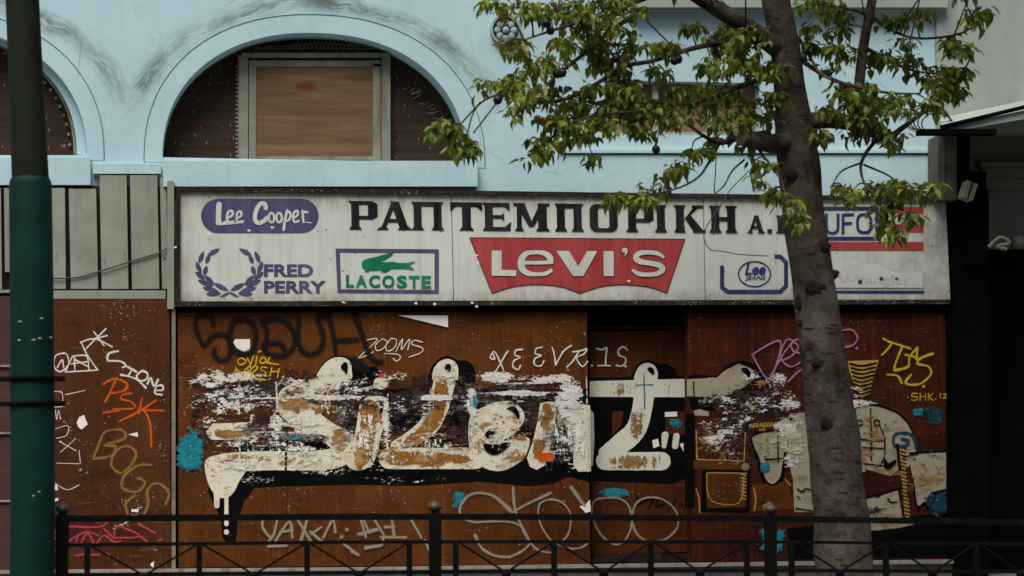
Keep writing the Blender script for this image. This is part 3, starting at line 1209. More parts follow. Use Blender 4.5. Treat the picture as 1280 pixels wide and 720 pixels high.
# --- bleached name plate
GHOST = m_simple('bleached_plate', (.52, .52, .48), .5, .06, 4)
GHOST2 = m_ink('bleached_lettering', (.40, .40, .36), .33, 8)
gp = [(520, 388), (545, 386), (575, 370), (605, 355), (650, 348), (700, 353), (735, 368), (765, 384), (875, 386), (875, 446), (520, 446)]
o = MB()
o.ppoly(zr(gp), LY - .003, .004)
ghp = o.build('bleached_plate', GHOST, ss, 'sun bleached white name plate with humped top')
o = MB()
o.stroke(zr(gp), .8, LY - .003, True, False)
(x0, y0), (x1, y1) = zr([(535, 396), (830, 446)])
o.text('Wrangler', x0, y0, x1, y1, LY - .003, .02)
o.build('lettering', GHOST2, ghp)
o = MB()
for x, y, r in ((625, 424, 3), (710, 411, 2.7), (770, 411, 2)):
    (px, py), = zr([(x, y)])
    o.dot(px, py, r, LY - .0045)
o.build('dots', NAVY, ghp)
o = MB()
o.poly(zr([(515, 458), (881, 458), (881, 470), (515, 469)]), LY)
o.build('underline', ROY, ghp)
# bird-lime spots and paper bits on the sign
o = MB()
rg = random.Random(11)
WHITEP = m_simple('white_paint_splash', (.7, .68, .66), .7, .1)
for x, y in ((311, 288), (340, 284), (261, 292), (219, 309), (596, 319), (597, 328), (590, 378), (596, 383), (543, 380), (786, 351), (430, 378), (520, 379)):
    pts = [(x + (1.2 + 2.2 * rg.random()) * cos(a), y + (.8 + 1.3 * rg.random()) * sin(a)) for a in [2 * pi * i / 7 for i in range(7)]]
    o.poly(pts, SY - .036)
o.split('paint_splash', WHITEP, ss)

# ------------------------------------------------------------------ painted panels
MB.jit = .22
PYW = -.12


def panel(name, quad, Y, d, mat, label, cat):
    cx = (quad[2][0] + quad[3][0]) / 2
    r = thing(name, P(cx, max(quad[2][1], quad[3][1]), Y), label, cat)
    o = MB()
    o.ppoly(quad, Y, d)
    o.build('sheet', mat, r)
    return r


Lp = panel('steel_hoarding', [(14, 374.5), (212, 374.5), (213.5, 711), (14, 714)], PYW, .25, RUST_L,
           'narrow brown steel hoarding with orange and tan tags beside the lamp post', 'hoarding')
Mp = panel('steel_hoarding', [(222, 391), (733.5, 390), (738, 705), (223, 709.5)], PYW, .30, RUST,
           'wide rusty brown hoarding with big cream bubble lettering peeling off', 'hoarding')
Rp = panel('steel_hoarding', [(860, 391), (1181, 391), (1192, 699), (865, 702)], PYW, .30, RUST_R,
           'maroon hoarding behind the tree trunk with cream abstract figures', 'hoarding')
# strip between the first two
o = MB()
o.pbox(214.5, 386, 219.5, 712, PYW - .03, .1)
STRIP = m_panel('chipped_grey_strip', (.17, .15, .115), (.24, .215, .17), (.09, .05, .03), .8, 21)
o.build('edge_strip', STRIP, Mp)
for x_ in (357, 484, 663):
    o = MB()
    o.ppoly([(x_, 391.5), (x_ + .7, 391.5), (x_ + 2.6, 705), (x_ + 1.9, 705)], PYW - .0004)
    o.build('seam', TRIM, Mp)
o = MB()
o.pbox(220, 384.5, 860, 389, -.02, .3)  # black strip that puts the shade of the slot under the sign into colour
o.build('gap_shade_strip', BLACKM, Mp)

# door
Dp = thing('shop_door', P(800, 700, .1), 'recessed brown door painted with the last letter of the cream lettering', 'door')
DY = .08
o = MB()
o.ppoly([(737, 413.5), (859, 413), (863, 690), (740, 692)], DY, .06)
o.build('door_leaf', DOORM, Dp)
o = MB()
o.pbox(735, 407, 861, 411.5, DY - .03, .3)
o.ppoly([(856.5, 412), (860.5, 412), (864.5, 692), (860, 692)], DY - .02, .07)
o.build('door_frame', TRIM, Dp)
o = MB()
o.pbox(735, 387, 861, 406.5, DY + .05, .3)
o.build('transom', BLACKM, Dp)
o = MB()
o.pbox(741, 692.3, 864, 697, DY - .10, .2)
o.pbox(741, 697.3, 864, 703, DY - .16, .2)
o.build('threshold', TRIM, Dp)

# ---- paint materials
CREAM = m_paint('cream_paint', (.72, .685, .53), (.58, .48, .31), .37, seed=1, mixr=(.5, .66), ragged=.15, ek=14, grain=(.56, (.30, .14, .035)))
CREAM_CLEAN = m_paint('cream_paint_fresh', (.70, .685, .55), (.38, .30, .17), .22, seed=3, mixr=(.62, .8), ragged=.15, ek=14, grain=(.66, (.30, .17, .06)))
CREAM_SHADED = m_paint('cream_paint_shaded', (.38, .335, .23), (.22, .14, .06), .25, seed=23, mixr=(.5, .66), ragged=.15, scale=(7, 7, 9), ek=14, grain=(.58, (.20, .11, .04)))  # cream darkened to carry the right side's shade; ochre grain is wear
OCHRE = m_paint('ochre_undercoat', (.27, .115, .02), (.44, .30, .13), .45, seed=2, mixr=(.52, .62), scale=(10, 10, 15), patch=.585)
BLK = m_paint('black_paint', (.0045, .004, .004), None, .36, seed=4, ragged=.15, scale=(8, 8, 26), ek=14)
BLKS = m_paint('black_spray', (.012, .011, .012), None, 0, True, seed=5, op=.93)
WHT = m_paint('white_marker', (.78, .73, .65), None, .30, True, seed=6, scale=(14, 14, 20), op=.95)
WSTRIP = m_paint('white_paper_edge', (.66, .62, .55), None, .47, seed=26, scale=(16, 16, 30))
GRY = m_paint('grey_spray', (.33, .29, .22), None, .30, True, seed=7, op=.85, scale=(10, 10, 24))
YEL = m_paint('yellow_marker', (.58, .40, .02), None, .3, True, seed=8, scale=(14, 14, 20), op=.95)
ORG = m_paint('orange_paint', (.66, .10, .010), (.5, .07, .01), .30, True, seed=9, op=.95, scale=(12, 12, 20))
TAN = m_paint('tan_spray', (.26, .15, .045), None, .30, True, seed=10, op=.9, scale=(10, 10, 20))
PINK = m_paint('pink_spray', (.48, .055, .10), None, .3, True, seed=11, op=.9)
MAUVE = m_paint('mauve_spray', (.45, .19, .30), None, .25, True, seed=12, op=.9)
TEAL = m_paint('teal_spray', (.012, .21, .27), (.01, .12, .16), .38, True, seed=13, op=.95)
DKTEAL = m_paint('dark_teal_paint', (.008, .055, .085), None, .33, seed=14)
GOLD = m_paint('gold_line_paint', (.46, .27, .055), None, .3, seed=15)
MAR = m_paint('maroon_paint', (.04, .010, .006), None, .3, seed=16)
PAPER = m_simple('white_paper', (.80, .74, .68), .8, .06)
WSTOPS = [(0, (.78, .75, .66)), (.30, (.64, .60, .50)), (.43, (.82, .79, .73)), (.52, (.40, .40, .40)), (.60, (.74, .66, .50)), (.70, (.66, .56, .54)), (.78, (.10, .25, .30)), (.81, (.80, .77, .70)), (.93, (.42, .06, .08))]
DSTOPS = [(0, (.010, .009, .009)), (.38, (.05, .016, .009)), (.5, (.016, .014, .016)), (.62, (.065, .02, .01)), (.74, (.045, .06, .065)), (.86, (.02, .02, .02))]
TSTOPS = [(0, (.02, .02, .022)), (.4, (.20, .21, .20)), (.52, (.06, .055, .055)), (.66, (.30, .30, .28)), (.8, (.02, .018, .02))]
R_C = m_residue('cream_remains', [(0, (.55, .48, .33)), (.45, (.38, .27, .13)), (.55, (.60, .54, .40)), (.72, (.20, .09, .03))], (13, 13, 22), 9, (12, 12, 18))
R_WV = m_residue('white_vertical_peel', [(0, (.80, .77, .68)), (.5, (.70, .66, .54)), (.7, (.78, .76, .70))], (36, 36, 9), 12)
R_R = m_residue('red_sticker_bits', [(0, (.5, .03, .05)), (.6, (.35, .02, .12)), (.75, (.7, .66, .6))], (14, 14, 40), 8)
R_W = m_residue('torn_white_paper', WSTOPS, (11, 11, 27), 1)
R_D = m_residue('dark_paint_streaks', DSTOPS, (11, 11, 25), 2)
R_T = m_residue('grey_paste_streaks', TSTOPS, (11, 11, 34), 3)
OSTOPS = [(0, (.30, .14, .03)), (.45, (.38, .21, .06)), (.6, (.24, .09, .02)), (.75, (.45, .30, .13))]
R_TL = m_residue('teal_overspray', [(0, (.010, .17, .23)), (.4, (.012, .24, .30)), (.55, (.01, .13, .17)), (.68, (.012, .21, .27)), (.8, (.3, .4, .42))], (12, 12, 16), 5, (9, 9, 20))
R_DT = m_residue('dark_teal_patch', [(0, (.008, .045, .07)), (.5, (.006, .03, .05)), (.62, (.01, .10, .13)), (.75, (.35, .34, .28))], (12, 12, 14), 6, (14, 14, 20))
R_V = m_residue('brown_runs', [(0, (.22, .12, .035)), (.5, (.30, .19, .08)), (.65, (.12, .06, .02))], (34, 34, 4), 7)
R_O = m_residue('ochre_scabs', OSTOPS, (8, 8, 22), 4)


def residue(name, x0, y0, x1, y1, Y, blobs, mat, parent, nx=90, ny=40, base=0.0):
    vs, at, fs = [], [], []
    for j in range(ny + 1):
        for i in range(nx + 1):
            x = x0 + (x1 - x0) * i / nx
            y = y0 + (y1 - y0) * j / ny
            vs.append(P(x, y, Y))
            d = base
            for (cx, cy, rx, ry, amp) in blobs:
                u = ((x - cx) / rx) ** 2 + ((y - cy) / ry) ** 2
                if u < 6:
                    d = max(d, amp * math.exp(-u ** 1.6)) if amp > 0 else d * (1 + amp * math.exp(-u ** 1.6))
            ed = min((x - x0), (x1 - x), (y - y0) * 2, (y1 - y) * 2) / 6
            at.append(max(0, min(d, d * ed)))
    for j in range(ny):
        for i in range(nx):
            a = j * (nx + 1) + i
            fs.append((a, a + 1, a + nx + 2, a + nx + 1))
    o = MB()
    o.add(vs, fs, at)
    return o.build(name, mat, parent)


# ================= main hoarding
z2 = lambda p: Z(210, 380, 4.237, p)
z6 = lambda p: Z(230, 430, 4.235, p)
z7 = lambda p: Z(380, 440, 4.237, p)
z8 = lambda p: Z(560, 440, 4.237, p)
z4 = lambda p: Z(440, 380, 4.237, p)
z5 = lambda p: Z(440, 520, 3.6, p)
z3 = lambda p: Z(210, 520, 3.6, p)
zs = lambda p: Z(500, 600, 4.571, p)
Y1 = PYW - .0008
# black shadow and ground of the big lettering
o = MB()
o.poly([(262, 596), (260, 615), (268, 632), (276, 648), (278, 672), (286, 682), (295, 676), (297, 652), (305, 628), (318, 610), (345, 608.5), (440, 606), (520, 607.5), (600, 602), (660, 608),
        (690, 605), (712, 596), (737, 603), (736, 540), (300, 556)], Y1)
o.poly(cr([(386, 486), (396, 466), (408, 450), (424, 444), (440, 449), (446, 462), (470, 458), (474, 480), (440, 500), (400, 500)], 4, True), Y1)
o.poly(cr([(536, 480), (538, 462), (548, 449), (560, 445), (572, 450), (586, 452), (594, 464), (590, 482), (560, 490)], 4, True), Y1)
o.poly([(430, 486), (735, 486), (735, 545), (600, 590), (430, 590)], Y1)
gl = o.build('black_outline', BLK, Mp, 'black shadow round the big cream letters')
residue('dark_streaks', 228, 458, 737, 612, Y1 - .0010, [(330, 490, 120, 34, .62), (290, 540, 70, 40, .5), (470, 500, 70, 40, .6), (560, 520, 160, 60, .58), (690, 520, 60, 60, .6), (260, 500, 40, 50, .5)], R_D, Mp)
residue('paste_streaks', 235, 470, 737, 600, Y1 - .0012, [(440, 530, 70, 45, .40), (590, 510, 50, 50, .42), (700, 545, 30, 40, .55), (300, 560, 60, 30, .42), (640, 500, 60, 40, .45), (440, 520, 30, 30, .5), (520, 530, 40, 40, .42)], R_T, Mp)

# cream letters
Y2 = PYW - .0025
o = MB()
# first letter
o.stroke([(420, 462), (411, 478), (398, 497), (389, 514), (392, 526), (410, 540), (428, 553), (434, 565)], [24, 30, 29, 26, 25, 26, 30, 26], Y2)
o.poly(z7([(60, 135), (80, 100), (105, 65), (140, 38), (180, 27), (222, 34), (248, 58), (252, 92), (238, 150), (60, 160)]), Y2, True)
o.stroke([(408, 486), (385, 488), (364, 494), (358, 506), (372, 520), (395, 532)], [26, 28, 26, 26, 27, 28], Y2)
o.stroke([(436, 563), (418, 573), (380, 576), (330, 576), (285, 578), (268, 580)], [22, 26, 24, 24, 24, 18], Y2)
o.poly(cr([(258, 574), (280, 568), (308, 572), (320, 580), (308, 589), (299, 602), (293, 614), (284, 622), (272, 621), (263, 610), (257, 592)], 4, True), Y2)
o.stroke([(271, 612), (271, 632)], 6, Y2)
o.stroke([(283, 612), (283, 655)], 5.5, Y2)
o.dot(283, 665, 3.3, Y2)
# arrow
o.poly(z6([(120, 458), (150, 422), (350, 413), (352, 375), (372, 374), (405, 400), (447, 440), (400, 495), (365, 522), (350, 505), (150, 507), (118, 488)]), Y2)
# i
o.poly(z7([(292, 290), (318, 246), (370, 233), (430, 240), (446, 270), (432, 370), (405, 450), (388, 540), (352, 602), (292, 627), (240, 612), (223, 570), (258, 480), (280, 380)]), Y2, True)
o.dot(476.5, 479, 10, Y2, 8)
# l
o.stroke([(557, 462), (556, 474), (552, 492), (547, 512), (536, 532), (516, 547), (492, 556)], [22, 27, 27, 25, 25, 20, 9], Y2)
o.poly(z7([(680, 132), (688, 86), (722, 48), (765, 37), (803, 56), (817, 98), (800, 150), (690, 150)]), Y2, True)
o.stroke([(487, 573), (530, 573), (594, 573)], 27, Y2)
# e
o.poly(z8([(116, 348), (150, 312), (200, 286), (270, 262), (345, 264), (398, 315), (400, 368), (355, 428), (295, 470), (420, 452), (428, 500), (402, 560), (350, 602), (280, 630), (200, 617), (140, 572), (112, 500), (108, 420)]), Y2, True)
# n
o.poly(z8([(488, 272), (530, 262), (572, 266), (574, 330), (548, 470), (528, 560), (510, 602), (470, 624), (433, 607), (418, 560), (448, 480), (474, 370)]), Y2)
o.poly(z8([(578, 335), (640, 292), (700, 276), (752, 282), (757, 632), (692, 634), (664, 600), (664, 480), (650, 405), (612, 382), (584, 402)]), Y2)
big = o.build('big_lettering', CREAM, Mp, 'large peeling cream bubble letters')
Y3 = Y2 - .004
o = MB()
o.stroke([(462, 512), (459, 540), (452, 570), (449, 580)], [26, 25, 24, 15], Y3)
o.stroke([(456, 503), (463, 507), (470, 520)], [8, 16, 18], Y3)
o.stroke([(552, 484), (549, 505), (538, 530), (514, 548), (505, 553)], [20, 20, 20, 10, 4], Y3)
o.stroke([(492, 573), (520, 573), (549, 573)], 21, Y3)
o.stroke([(560, 573), (582, 574)], 12, Y3)
o.stroke([(412, 488), (405, 505), (396, 515)], [13, 10, 6], Y3)
o.stroke([(272, 541), (285, 543), (303, 541)], [8, 13, 8], Y3)
o.stroke([(362, 500), (372, 514)], [4, 7], Y3)
o.stroke([(683, 509), (685, 518), (680, 530)], [14, 17, 10], Y3)
o.stroke([(674, 556), (672, 568)], [18, 13], Y3)
o.build('ochre_undercoat', OCHRE, Mp)
residue('ochre_scabs', 240, 470, 737, 592, Y3 - .0028, [(420, 505, 50, 34, .40), (424, 550, 14, 16, .56), (520, 560, 90, 40, .44), (642, 568, 22, 14, .56), (645, 530, 14, 22, .46), (600, 550, 10, 26, .46), (625, 550, 50, 50, .38), (690, 530, 40, 40, .40), (330, 574, 80, 10, .46), (283, 542, 26, 9, .5), (370, 505, 30, 20, .48)], R_O, Mp, 150, 60)
# holes: counters and hooks in black
o = MB()
Y4 = Y3 - .0031
o.poly(z7([(195, 75), (212, 54), (228, 58), (232, 85), (224, 118), (212, 100), (200, 92)]), Y4, True)
o.poly(z7([(745, 80), (760, 62), (776, 68), (780, 90), (772, 106), (758, 96), (748, 94)]), Y4, True)
o.poly(z7([(398, 258), (418, 262), (424, 290), (415, 318), (404, 330), (402, 300)]), Y4)
o.poly(z8([(310, 300), (350, 287), (378, 325), (373, 356), (350, 325), (330, 312)]), Y4, True)
o.poly(z8([(195, 438), (225, 405), (256, 410), (252, 437), (215, 458)]), Y4, True)
o.poly(z8([(188, 486), (250, 490), (330, 478), (300, 520), (250, 546), (205, 530)]), Y4, True)
o.poly(z8([(585, 405), (615, 385), (650, 408), (662, 480), (660, 560), (600, 600), (545, 590), (560, 500)]), Y4)
o.stroke([(358, 548), (357, 590)], 2.5, Y4)
o.build('counters', BLK, Mp)
residue('dark_wear', 232, 466, 737, 600, Y4 - .0014, [(285, 500, 50, 22, .52), (330, 530, 26, 20, .58), (335, 552, 60, 10, .46), (396, 548, 14, 8, .62), (500, 500, 200, 36, .42), (384, 470, 26, 10, .5), (350, 532, 14, 14, .56), (434, 516, 12, 24, .62), (338, 505, 8, 30, .5), (640, 490, 90, 26, .38), (500, 480, 60, 14, .56), (250, 520, 26, 40, .55), (480, 560, 240, 40, .27)], R_D, Mp, 120, 50)
residue('paste_wear', 232, 466, 737, 600, Y4 - .0015, [(430, 522, 14, 26, .48), (385, 546, 20, 9, .5), (520, 515, 36, 34, .42), (585, 530, 20, 60, .40), (700, 540, 34, 50, .44), (330, 545, 70, 20, .44), (640, 484, 60, 12, .42), (280, 495, 46, 20, .42)], R_T, Mp, 120, 50)
residue('torn_paper', 228, 455, 737, 600, Y4 - .0017,
        [(300, 472, 76, 9, .56), (290, 500, 60, 32, .50), (262, 478, 40, 12, .52), (340, 502, 26, 22, .46), (275, 530, 36, 18, .42), (480, 530, 250, 70, .30), (440, 480, 60, 12, .5), (345, 530, 10, 50, .52), (360, 478, 34, 9, .52), (412, 497, 40, 4, .62), (480, 470, 40, 10, .56), (545, 497, 26, 4.5, .8), (560, 472, 30, 12, .5),
         (620, 472, 26, 10, .6), (650, 491, 50, 4, .7), (680, 474, 60, 8, .52), (712, 500, 22, 40, .66), (712, 560, 20, 30, .50), (590, 510, 8, 36, .62), (484, 530, 4, 40, .62), (300, 555, 60, 10, .44),
         (370, 560, 80, 18, .46), (375, 530, 30, 24, .44), (300, 580, 40, 16, .46), (520, 520, 120, 40, .33), (640, 530, 60, 50, .30), (600, 585, 60, 10, .42), (430, 585, 90, 12, .42), (270, 460, 18, 8, .5), (243, 508, 14, 10, .5)], R_W, Mp, 120, 50)
residue('white_runs', 240, 470, 737, 594, Y4 - .00185, [(400, 520, 50, 40, .34), (520, 565, 70, 20, .42), (460, 540, 24, 40, .40), (545, 510, 20, 40, .40), (625, 545, 45, 40, .30), (690, 545, 40, 50, .40), (330, 570, 80, 20, .44), (725, 540, 12, 50, .5)], R_WV, Mp, 120, 40)
o = MB()
for pts in ([(590, 491.5), (705, 491)], [(590, 491), (589.5, 545)], [(485, 492), (484, 562)], [(313, 498), (376, 497)], [(298, 496), (298.5, 518)], [(300, 546), (299, 582)], [(382, 497), (452, 496.5)], [(528, 497.5), (572, 496.5)],
            [(345, 476), (347, 512)], [(620, 480), (690, 478)], [(414, 560), (414, 590)], [(733, 470), (735.5, 590)], [(318, 540), (400, 541)]):
    o.stroke(pts, [1.5, 3.0], Y4 - .0019, False, False, False)
o.split('paper_edge', WSTRIP, Mp)
for q in ((477, 469, 6, 3), (334, 532, 10, 4), (286, 575, 12, 2.5), (250, 592, 2.5, 12), (476, 528, 4, 2.5), (415, 468, 3, 3), (390, 582, 20, 1.5), (440, 577, 12, 1.5)):
    residue('red_scrap', q[0] - q[2] * 1.3, q[1] - q[3] * 1.3, q[0] + q[2] * 1.3, q[1] + q[3] * 1.3, Y4 - .00195, [(q[0], q[1], q[2], q[3], .62)], R_R, Mp, 10, 10)
residue('edge_chips', 722, 391, 735.5, 476, Y4 - .0019, [(735, 432, 7, 60, .52)], R_W, Mp, 14, 60)
residue('edge_chips', 222.5, 400, 232, 700, Y4 - .0019, [(222, 480, 5, 60, .45), (222, 620, 5, 60, .42)], R_W, Mp, 10, 120)
residue('paper_flecks', 228, 588, 737, 612, Y4 - .0017, [(480, 600, 60, 8, .40), (560, 598, 30, 6, .35), (320, 600, 60, 7, .33)], R_W, Mp, 60, 8)

# tags on the main hoarding
o = MB()
YT = Y4 - .002
for pts, w in (([(242, 108), (226, 72), (190, 60), (152, 70), (146, 122), (188, 216), (238, 168), (300, 162), (330, 215), (322, 280), (282, 298), (245, 272), (246, 240)], 9),
               ([(500, 90), (590, 80), (655, 130), (668, 215), (605, 272), (525, 255), (508, 212), (585, 203), (612, 232)], 9.5), ([(500, 92), (522, 150), (508, 240)], 8),
               ([(690, 80), (688, 180), (708, 242), (752, 266), (802, 242), (822, 165), (790, 72), (852, 70)], 9.5), ([(850, 60), (872, 150), (886, 252)], 9), ([(890, 192), (1000, 186)], 9),
               ([(985, 52), (1022, 150), (1062, 262), (1092, 300), (1130, 306)], 10)):
    o.stroke(z2(pts), w, YT)
o.stroke(z2([(400, 80), (350, 92), (325, 150), (340, 230), (400, 265), (455, 232), (462, 150), (442, 96)]), 10, YT, True)
o.stroke(z4([(10, 300), (50, 330), (80, 350)]), [16, 20, 12], YT)
o.build('black_tag', BLKS, Mp, 'thick black sprayed tag')
o = MB()
for pts in ([(335, 75), (352, 106)], [(368, 65), (352, 106), (355, 148)], [(385, 68), (380, 106)], [(455, 70), (440, 100), (500, 108)], [(265, 170), (275, 130), (312, 166), (326, 130)],
            [(355, 150), (335, 132), (345, 118), (358, 130), (375, 115), (388, 128), (360, 156), (355, 180)], [(440, 126), (414, 122), (408, 135), (432, 150), (428, 163), (404, 160)],
            [(465, 125), (455, 167)], [(460, 146), (500, 145)], [(503, 130), (495, 178)], [(365, 180), (430, 190)], [(392, 42), (408, 38)]):
    o.stroke(z6(pts), 2.6, YT, False, len(pts) > 4)
o.stroke(z6([(302, 74), (285, 90), (292, 108), (316, 105), (327, 88)]), 2.5, YT, True)
o.stroke(z6([(416, 71), (402, 88), (412, 101), (431, 95), (433, 79)]), 2.5, YT, True)
o.build('yellow_tag', YEL, Mp, 'small yellow handwritten tag')
o = MB()
for pts in ([(80, 190), (135, 184), (92, 232), (34, 286), (82, 270), (112, 254)], [(162, 184), (126, 215), (132, 246), (166, 234), (187, 200), (160, 184)], [(206, 184), (180, 220), (190, 250), (226, 230), (236, 190), (206, 182)],
            [(232, 252), (268, 184), (262, 242), (304, 186), (296, 242)], [(372, 202), (330, 192), (318, 214), (372, 232), (364, 258), (300, 282), (332, 270)], [(170, 262), (240, 266), (256, 284), (236, 302), (218, 288)]):
    o.stroke(z4(pts), 1.7, YT)
o.build('white_tag', WHT, Mp, 'thin white looping tag near the top')
o = MB()
for pts in ([(742, 258), (733, 285), (756, 291), (744, 256), (762, 262), (802, 347)], [(826, 250), (814, 266), (770, 342), (733, 388)], [(902, 240), (868, 245), (864, 270), (892, 282), (858, 300), (853, 332), (880, 347), (893, 325)],
            [(1006, 230), (978, 235), (971, 262), (1002, 273), (969, 290), (967, 322), (1000, 327), (1017, 300)], [(1060, 230), (1070, 260), (1078, 322)], [(1078, 322), (1120, 250), (1162, 219)],
            [(1200, 252), (1172, 300), (1138, 333)], [(1168, 254), (1212, 247), (1243, 238), (1228, 264), (1190, 286), (1220, 331), (1247, 305)]):
    o.stroke(z4(pts), 2.7, YT)
o.build('white_tag', WHT, Mp, 'row of white handwritten capitals')
o = MB()
o.stroke(zs([(430, 315), (470, 392), (560, 436), (650, 430), (738, 365), (700, 275), (640, 242), (540, 235), (420, 240), (352, 208), (345, 150), (390, 90), (460, 74), (540, 95), (628, 172)]), [6, 5, 5, 4, 4, 3.5, 3.5, 3.5, 3.5, 4.5, 5, 5, 5, 5.5, 7], YT)
o.stroke(zs([(646, 45), (655, 150), (682, 235), (740, 350), (795, 402), (870, 416)]), [6, 5, 4, 5, 4, 4], YT)
o.stroke(zs([(640, 186), (740, 130), (862, 74)]), [3, 4.5, 6], YT)
o.stroke(zs([(812, 125), (870, 110), (935, 135), (976, 205), (960, 310), (900, 362), (850, 330), (800, 245), (790, 165)]), 3.8, YT, True)
o.stroke(zs([(900, 362), (960, 390), (1035, 386), (1085, 350)]), 4, YT)
o.stroke(zs([(978, 42), (1020, 100), (1056, 148)]), 6.5, YT)
for pts in ([(425, 465), (428, 505), (468, 545), (492, 465)], [(468, 545), (450, 570)], [(485, 560), (545, 475), (560, 545)], [(520, 520), (560, 515)], [(585, 470), (640, 560)], [(600, 555), (625, 468)], [(640, 520), (690, 562)], [(690, 500), (645, 530)],
            [(700, 545), (742, 468), (752, 522)], [(880, 470), (905, 520)], [(870, 532), (955, 508)], [(890, 592), (960, 580)], [(790, 575), (852, 622)], [(452, 586), (532, 582)]):
    o.stroke(z3(pts), 5, YT)
o.dot(433.6, 662, 3.6, YT)
o.dot(427, 671, 3.6, YT)
for pts in ([(40, 470), (62, 545)], [(28, 532), (112, 508)], [(102, 468), (150, 545)], [(180, 468), (190, 545)], [(150, 500), (192, 498)], [(268, 468), (312, 548)], [(130, 545), (242, 546)], [(62, 592), (130, 582), (142, 545)], [(0, 610), (28, 625)], [(330, 560), (345, 600)]):
    o.stroke(z5(pts), 5, YT)
o.build('grey_tag', GRY, Mp, 'looping grey sprayed tags along the bottom')
for q in ((573, 625, 12, 15), (236, 562, 20, 32), (592, 503, 7, 9), (368, 548, 10, 3)):
    residue('teal_splash', q[0] - q[2] * 1.3, q[1] - q[3] * 1.3, q[0] + q[2] * 1.3, q[1] + q[3] * 1.3, YT, [(q[0], q[1], q[2], q[3], .72)], R_TL, Mp, 20, 20)
o = MB()
o.off += .001
o.ppoly(z2([(345, 205), (356, 186), (434, 186), (436, 256), (395, 252), (365, 235)]), YT - o.off, .002)
o.ppoly(z4([(243, 60), (508, 61), (509, 124)]), YT - o.off, .002)
o.ppoly(zs([(1025, 152), (1060, 140), (1085, 112), (1090, 180), (1060, 188), (1045, 170)]), YT - o.off, .002)
o.split('paper_scrap', PAPER, Mp)
o = MB()
for pts in ([(835, 165), (905, 165), (905, 205), (840, 205)],):
    o.poly(z5(pts), YT)
o.build('sticker', ORG, Mp, 'small orange sticker')

# ================= door paint
YD = DY - .002
zd = lambda p: Z(700, 380, 4.235, p)
zd2 = lambda p: Z(700, 520, 3.6, p)
o = MB()
o.poly([(738.5, 497), (859, 497), (861, 540), (862, 596), (840, 605), (790, 603), (740, 601)], YD)
o.poly(cr([(790, 478), (792, 464), (800, 453), (812, 450), (824, 454), (836, 456), (846, 466), (844, 480), (815, 490)], 4, True), YD)
o.poly([(738, 472), (858, 470), (858, 476), (738, 478)], YD)
o.build('black_outline', BLK, Dp)
o = MB()
o.poly(zd([(560, 570), (665, 570), (665, 690), (560, 690)]), YD - .002)
o.poly(zd([(278, 568), (335, 568), (325, 640), (275, 700)]), YD - .002)
o.split('brown_patch', DOORM, Dp)
o = MB()
YD2 = YD - .004
o.poly([(737, 476.5), (857, 473.5), (857, 496.5), (737, 496)], YD2)
o.poly(zd([(394, 410), (398, 368), (425, 325), (465, 312), (502, 328), (518, 370), (510, 415), (480, 440), (420, 440)]), YD2, True)
o.stroke([(807, 470), (805, 492), (802, 515), (794, 538), (777, 554), (757, 566)], [27, 26, 25, 26, 26, 18], YD2)
o.stroke([(756, 576), (790, 576.5), (827, 576.5)], 23, YD2)
o.poly([(737, 511), (742, 516), (743, 550), (741, 582), (737, 584)], YD2)
o.stroke(zd2([(473, 85), (468, 135)]), 7.5, YD2)
o.stroke(zd2([(524, 90), (518, 135)]), 7.5, YD2)
o.build('big_lettering', CREAM_CLEAN, Dp, 'cream painted letter shaped like a crossed hook')
o = MB()
o.poly(zd([(462, 340), (480, 334), (496, 345), (500, 368), (492, 376), (470, 358)]), YD2 - .002, True)
for pts in ([(340, 355), (350, 395)], [(350, 400), (420, 365), (400, 410)], [(440, 370), (430, 405), (470, 395)], [(480, 375), (500, 400), (520, 370)], [(540, 390), (552, 405)]):
    o.stroke(zd2(pts), 1.8, YD2 - .002)
o.build('black_marks', BLK, Dp)
o = MB()
o.stroke([(805, 467), (806, 511)], 2.6, YD2 - .0022)
o.stroke([(795, 481.5), (816, 481)], 2, YD2 - .0022)
o.split('teal_mark', TEAL, Dp)
for q in ((766, 616, 22, 7), (845, 529, 13, 8)):
    residue('teal_mark', q[0] - q[2] * 1.3, q[1] - q[3] * 1.3, q[0] + q[2] * 1.3, q[1] + q[3] * 1.3, YD2 - .0024, [(q[0], q[1], q[2], q[3], .7)], R_TL, Dp, 16, 12)
residue('brown_runs', 740, 470, 857, 592, YD2 - .0018, [(785, 577, 34, 12, .62), (797, 530, 12, 26, .55), (770, 486, 34, 12, .42), (840, 486, 18, 12, .42), (815, 577, 18, 12, .5)], R_V, Dp, 50, 40)
residue('dark_wear', 740, 500, 857, 590, YD2 - .0019, [(800, 535, 14, 12, .36), (785, 577, 26, 10, .40), (820, 485, 30, 10, .28)], R_O, Dp, 30, 20)
o = MB()
for pts in ([(195, 236), (224, 242), (246, 231), (243, 280), (240, 322)], [(200, 326), (266, 326)], [(356, 242), (335, 227), (309, 244), (314, 270), (346, 286), (346, 311), (325, 329), (299, 325)]):
    o.stroke(zd(pts), 2.8, YD2 - .0024)
o.dot(740, 457, 2.2, YD2 - .0024)
o.dot(782, 457.5, 2.2, YD2 - .0024)
o.build('white_tag', WHT, Dp)
o = MB()
o.stroke(zd2([(205, 368), (152, 385), (145, 450), (180, 528), (238, 576), (290, 562), (322, 490), (312, 410), (270, 372)]), 3.8, YD2 - .0025, True)
o.stroke(zd2([(400, 365), (346, 390), (325, 452), (340, 520), (392, 562), (470, 556), (528, 500), (522, 430), (472, 380)]), 3.8, YD2 - .0025, True)
o.build('grey_tag', GRY, Dp)
o = MB()
o.poly(zd([(555, 572), (620, 570), (620, 595), (555, 598)]), YD2 - .0024)
o.poly(zd2([(415, 110), (440, 102), (448, 135), (420, 145)]), YD2 - .0024)
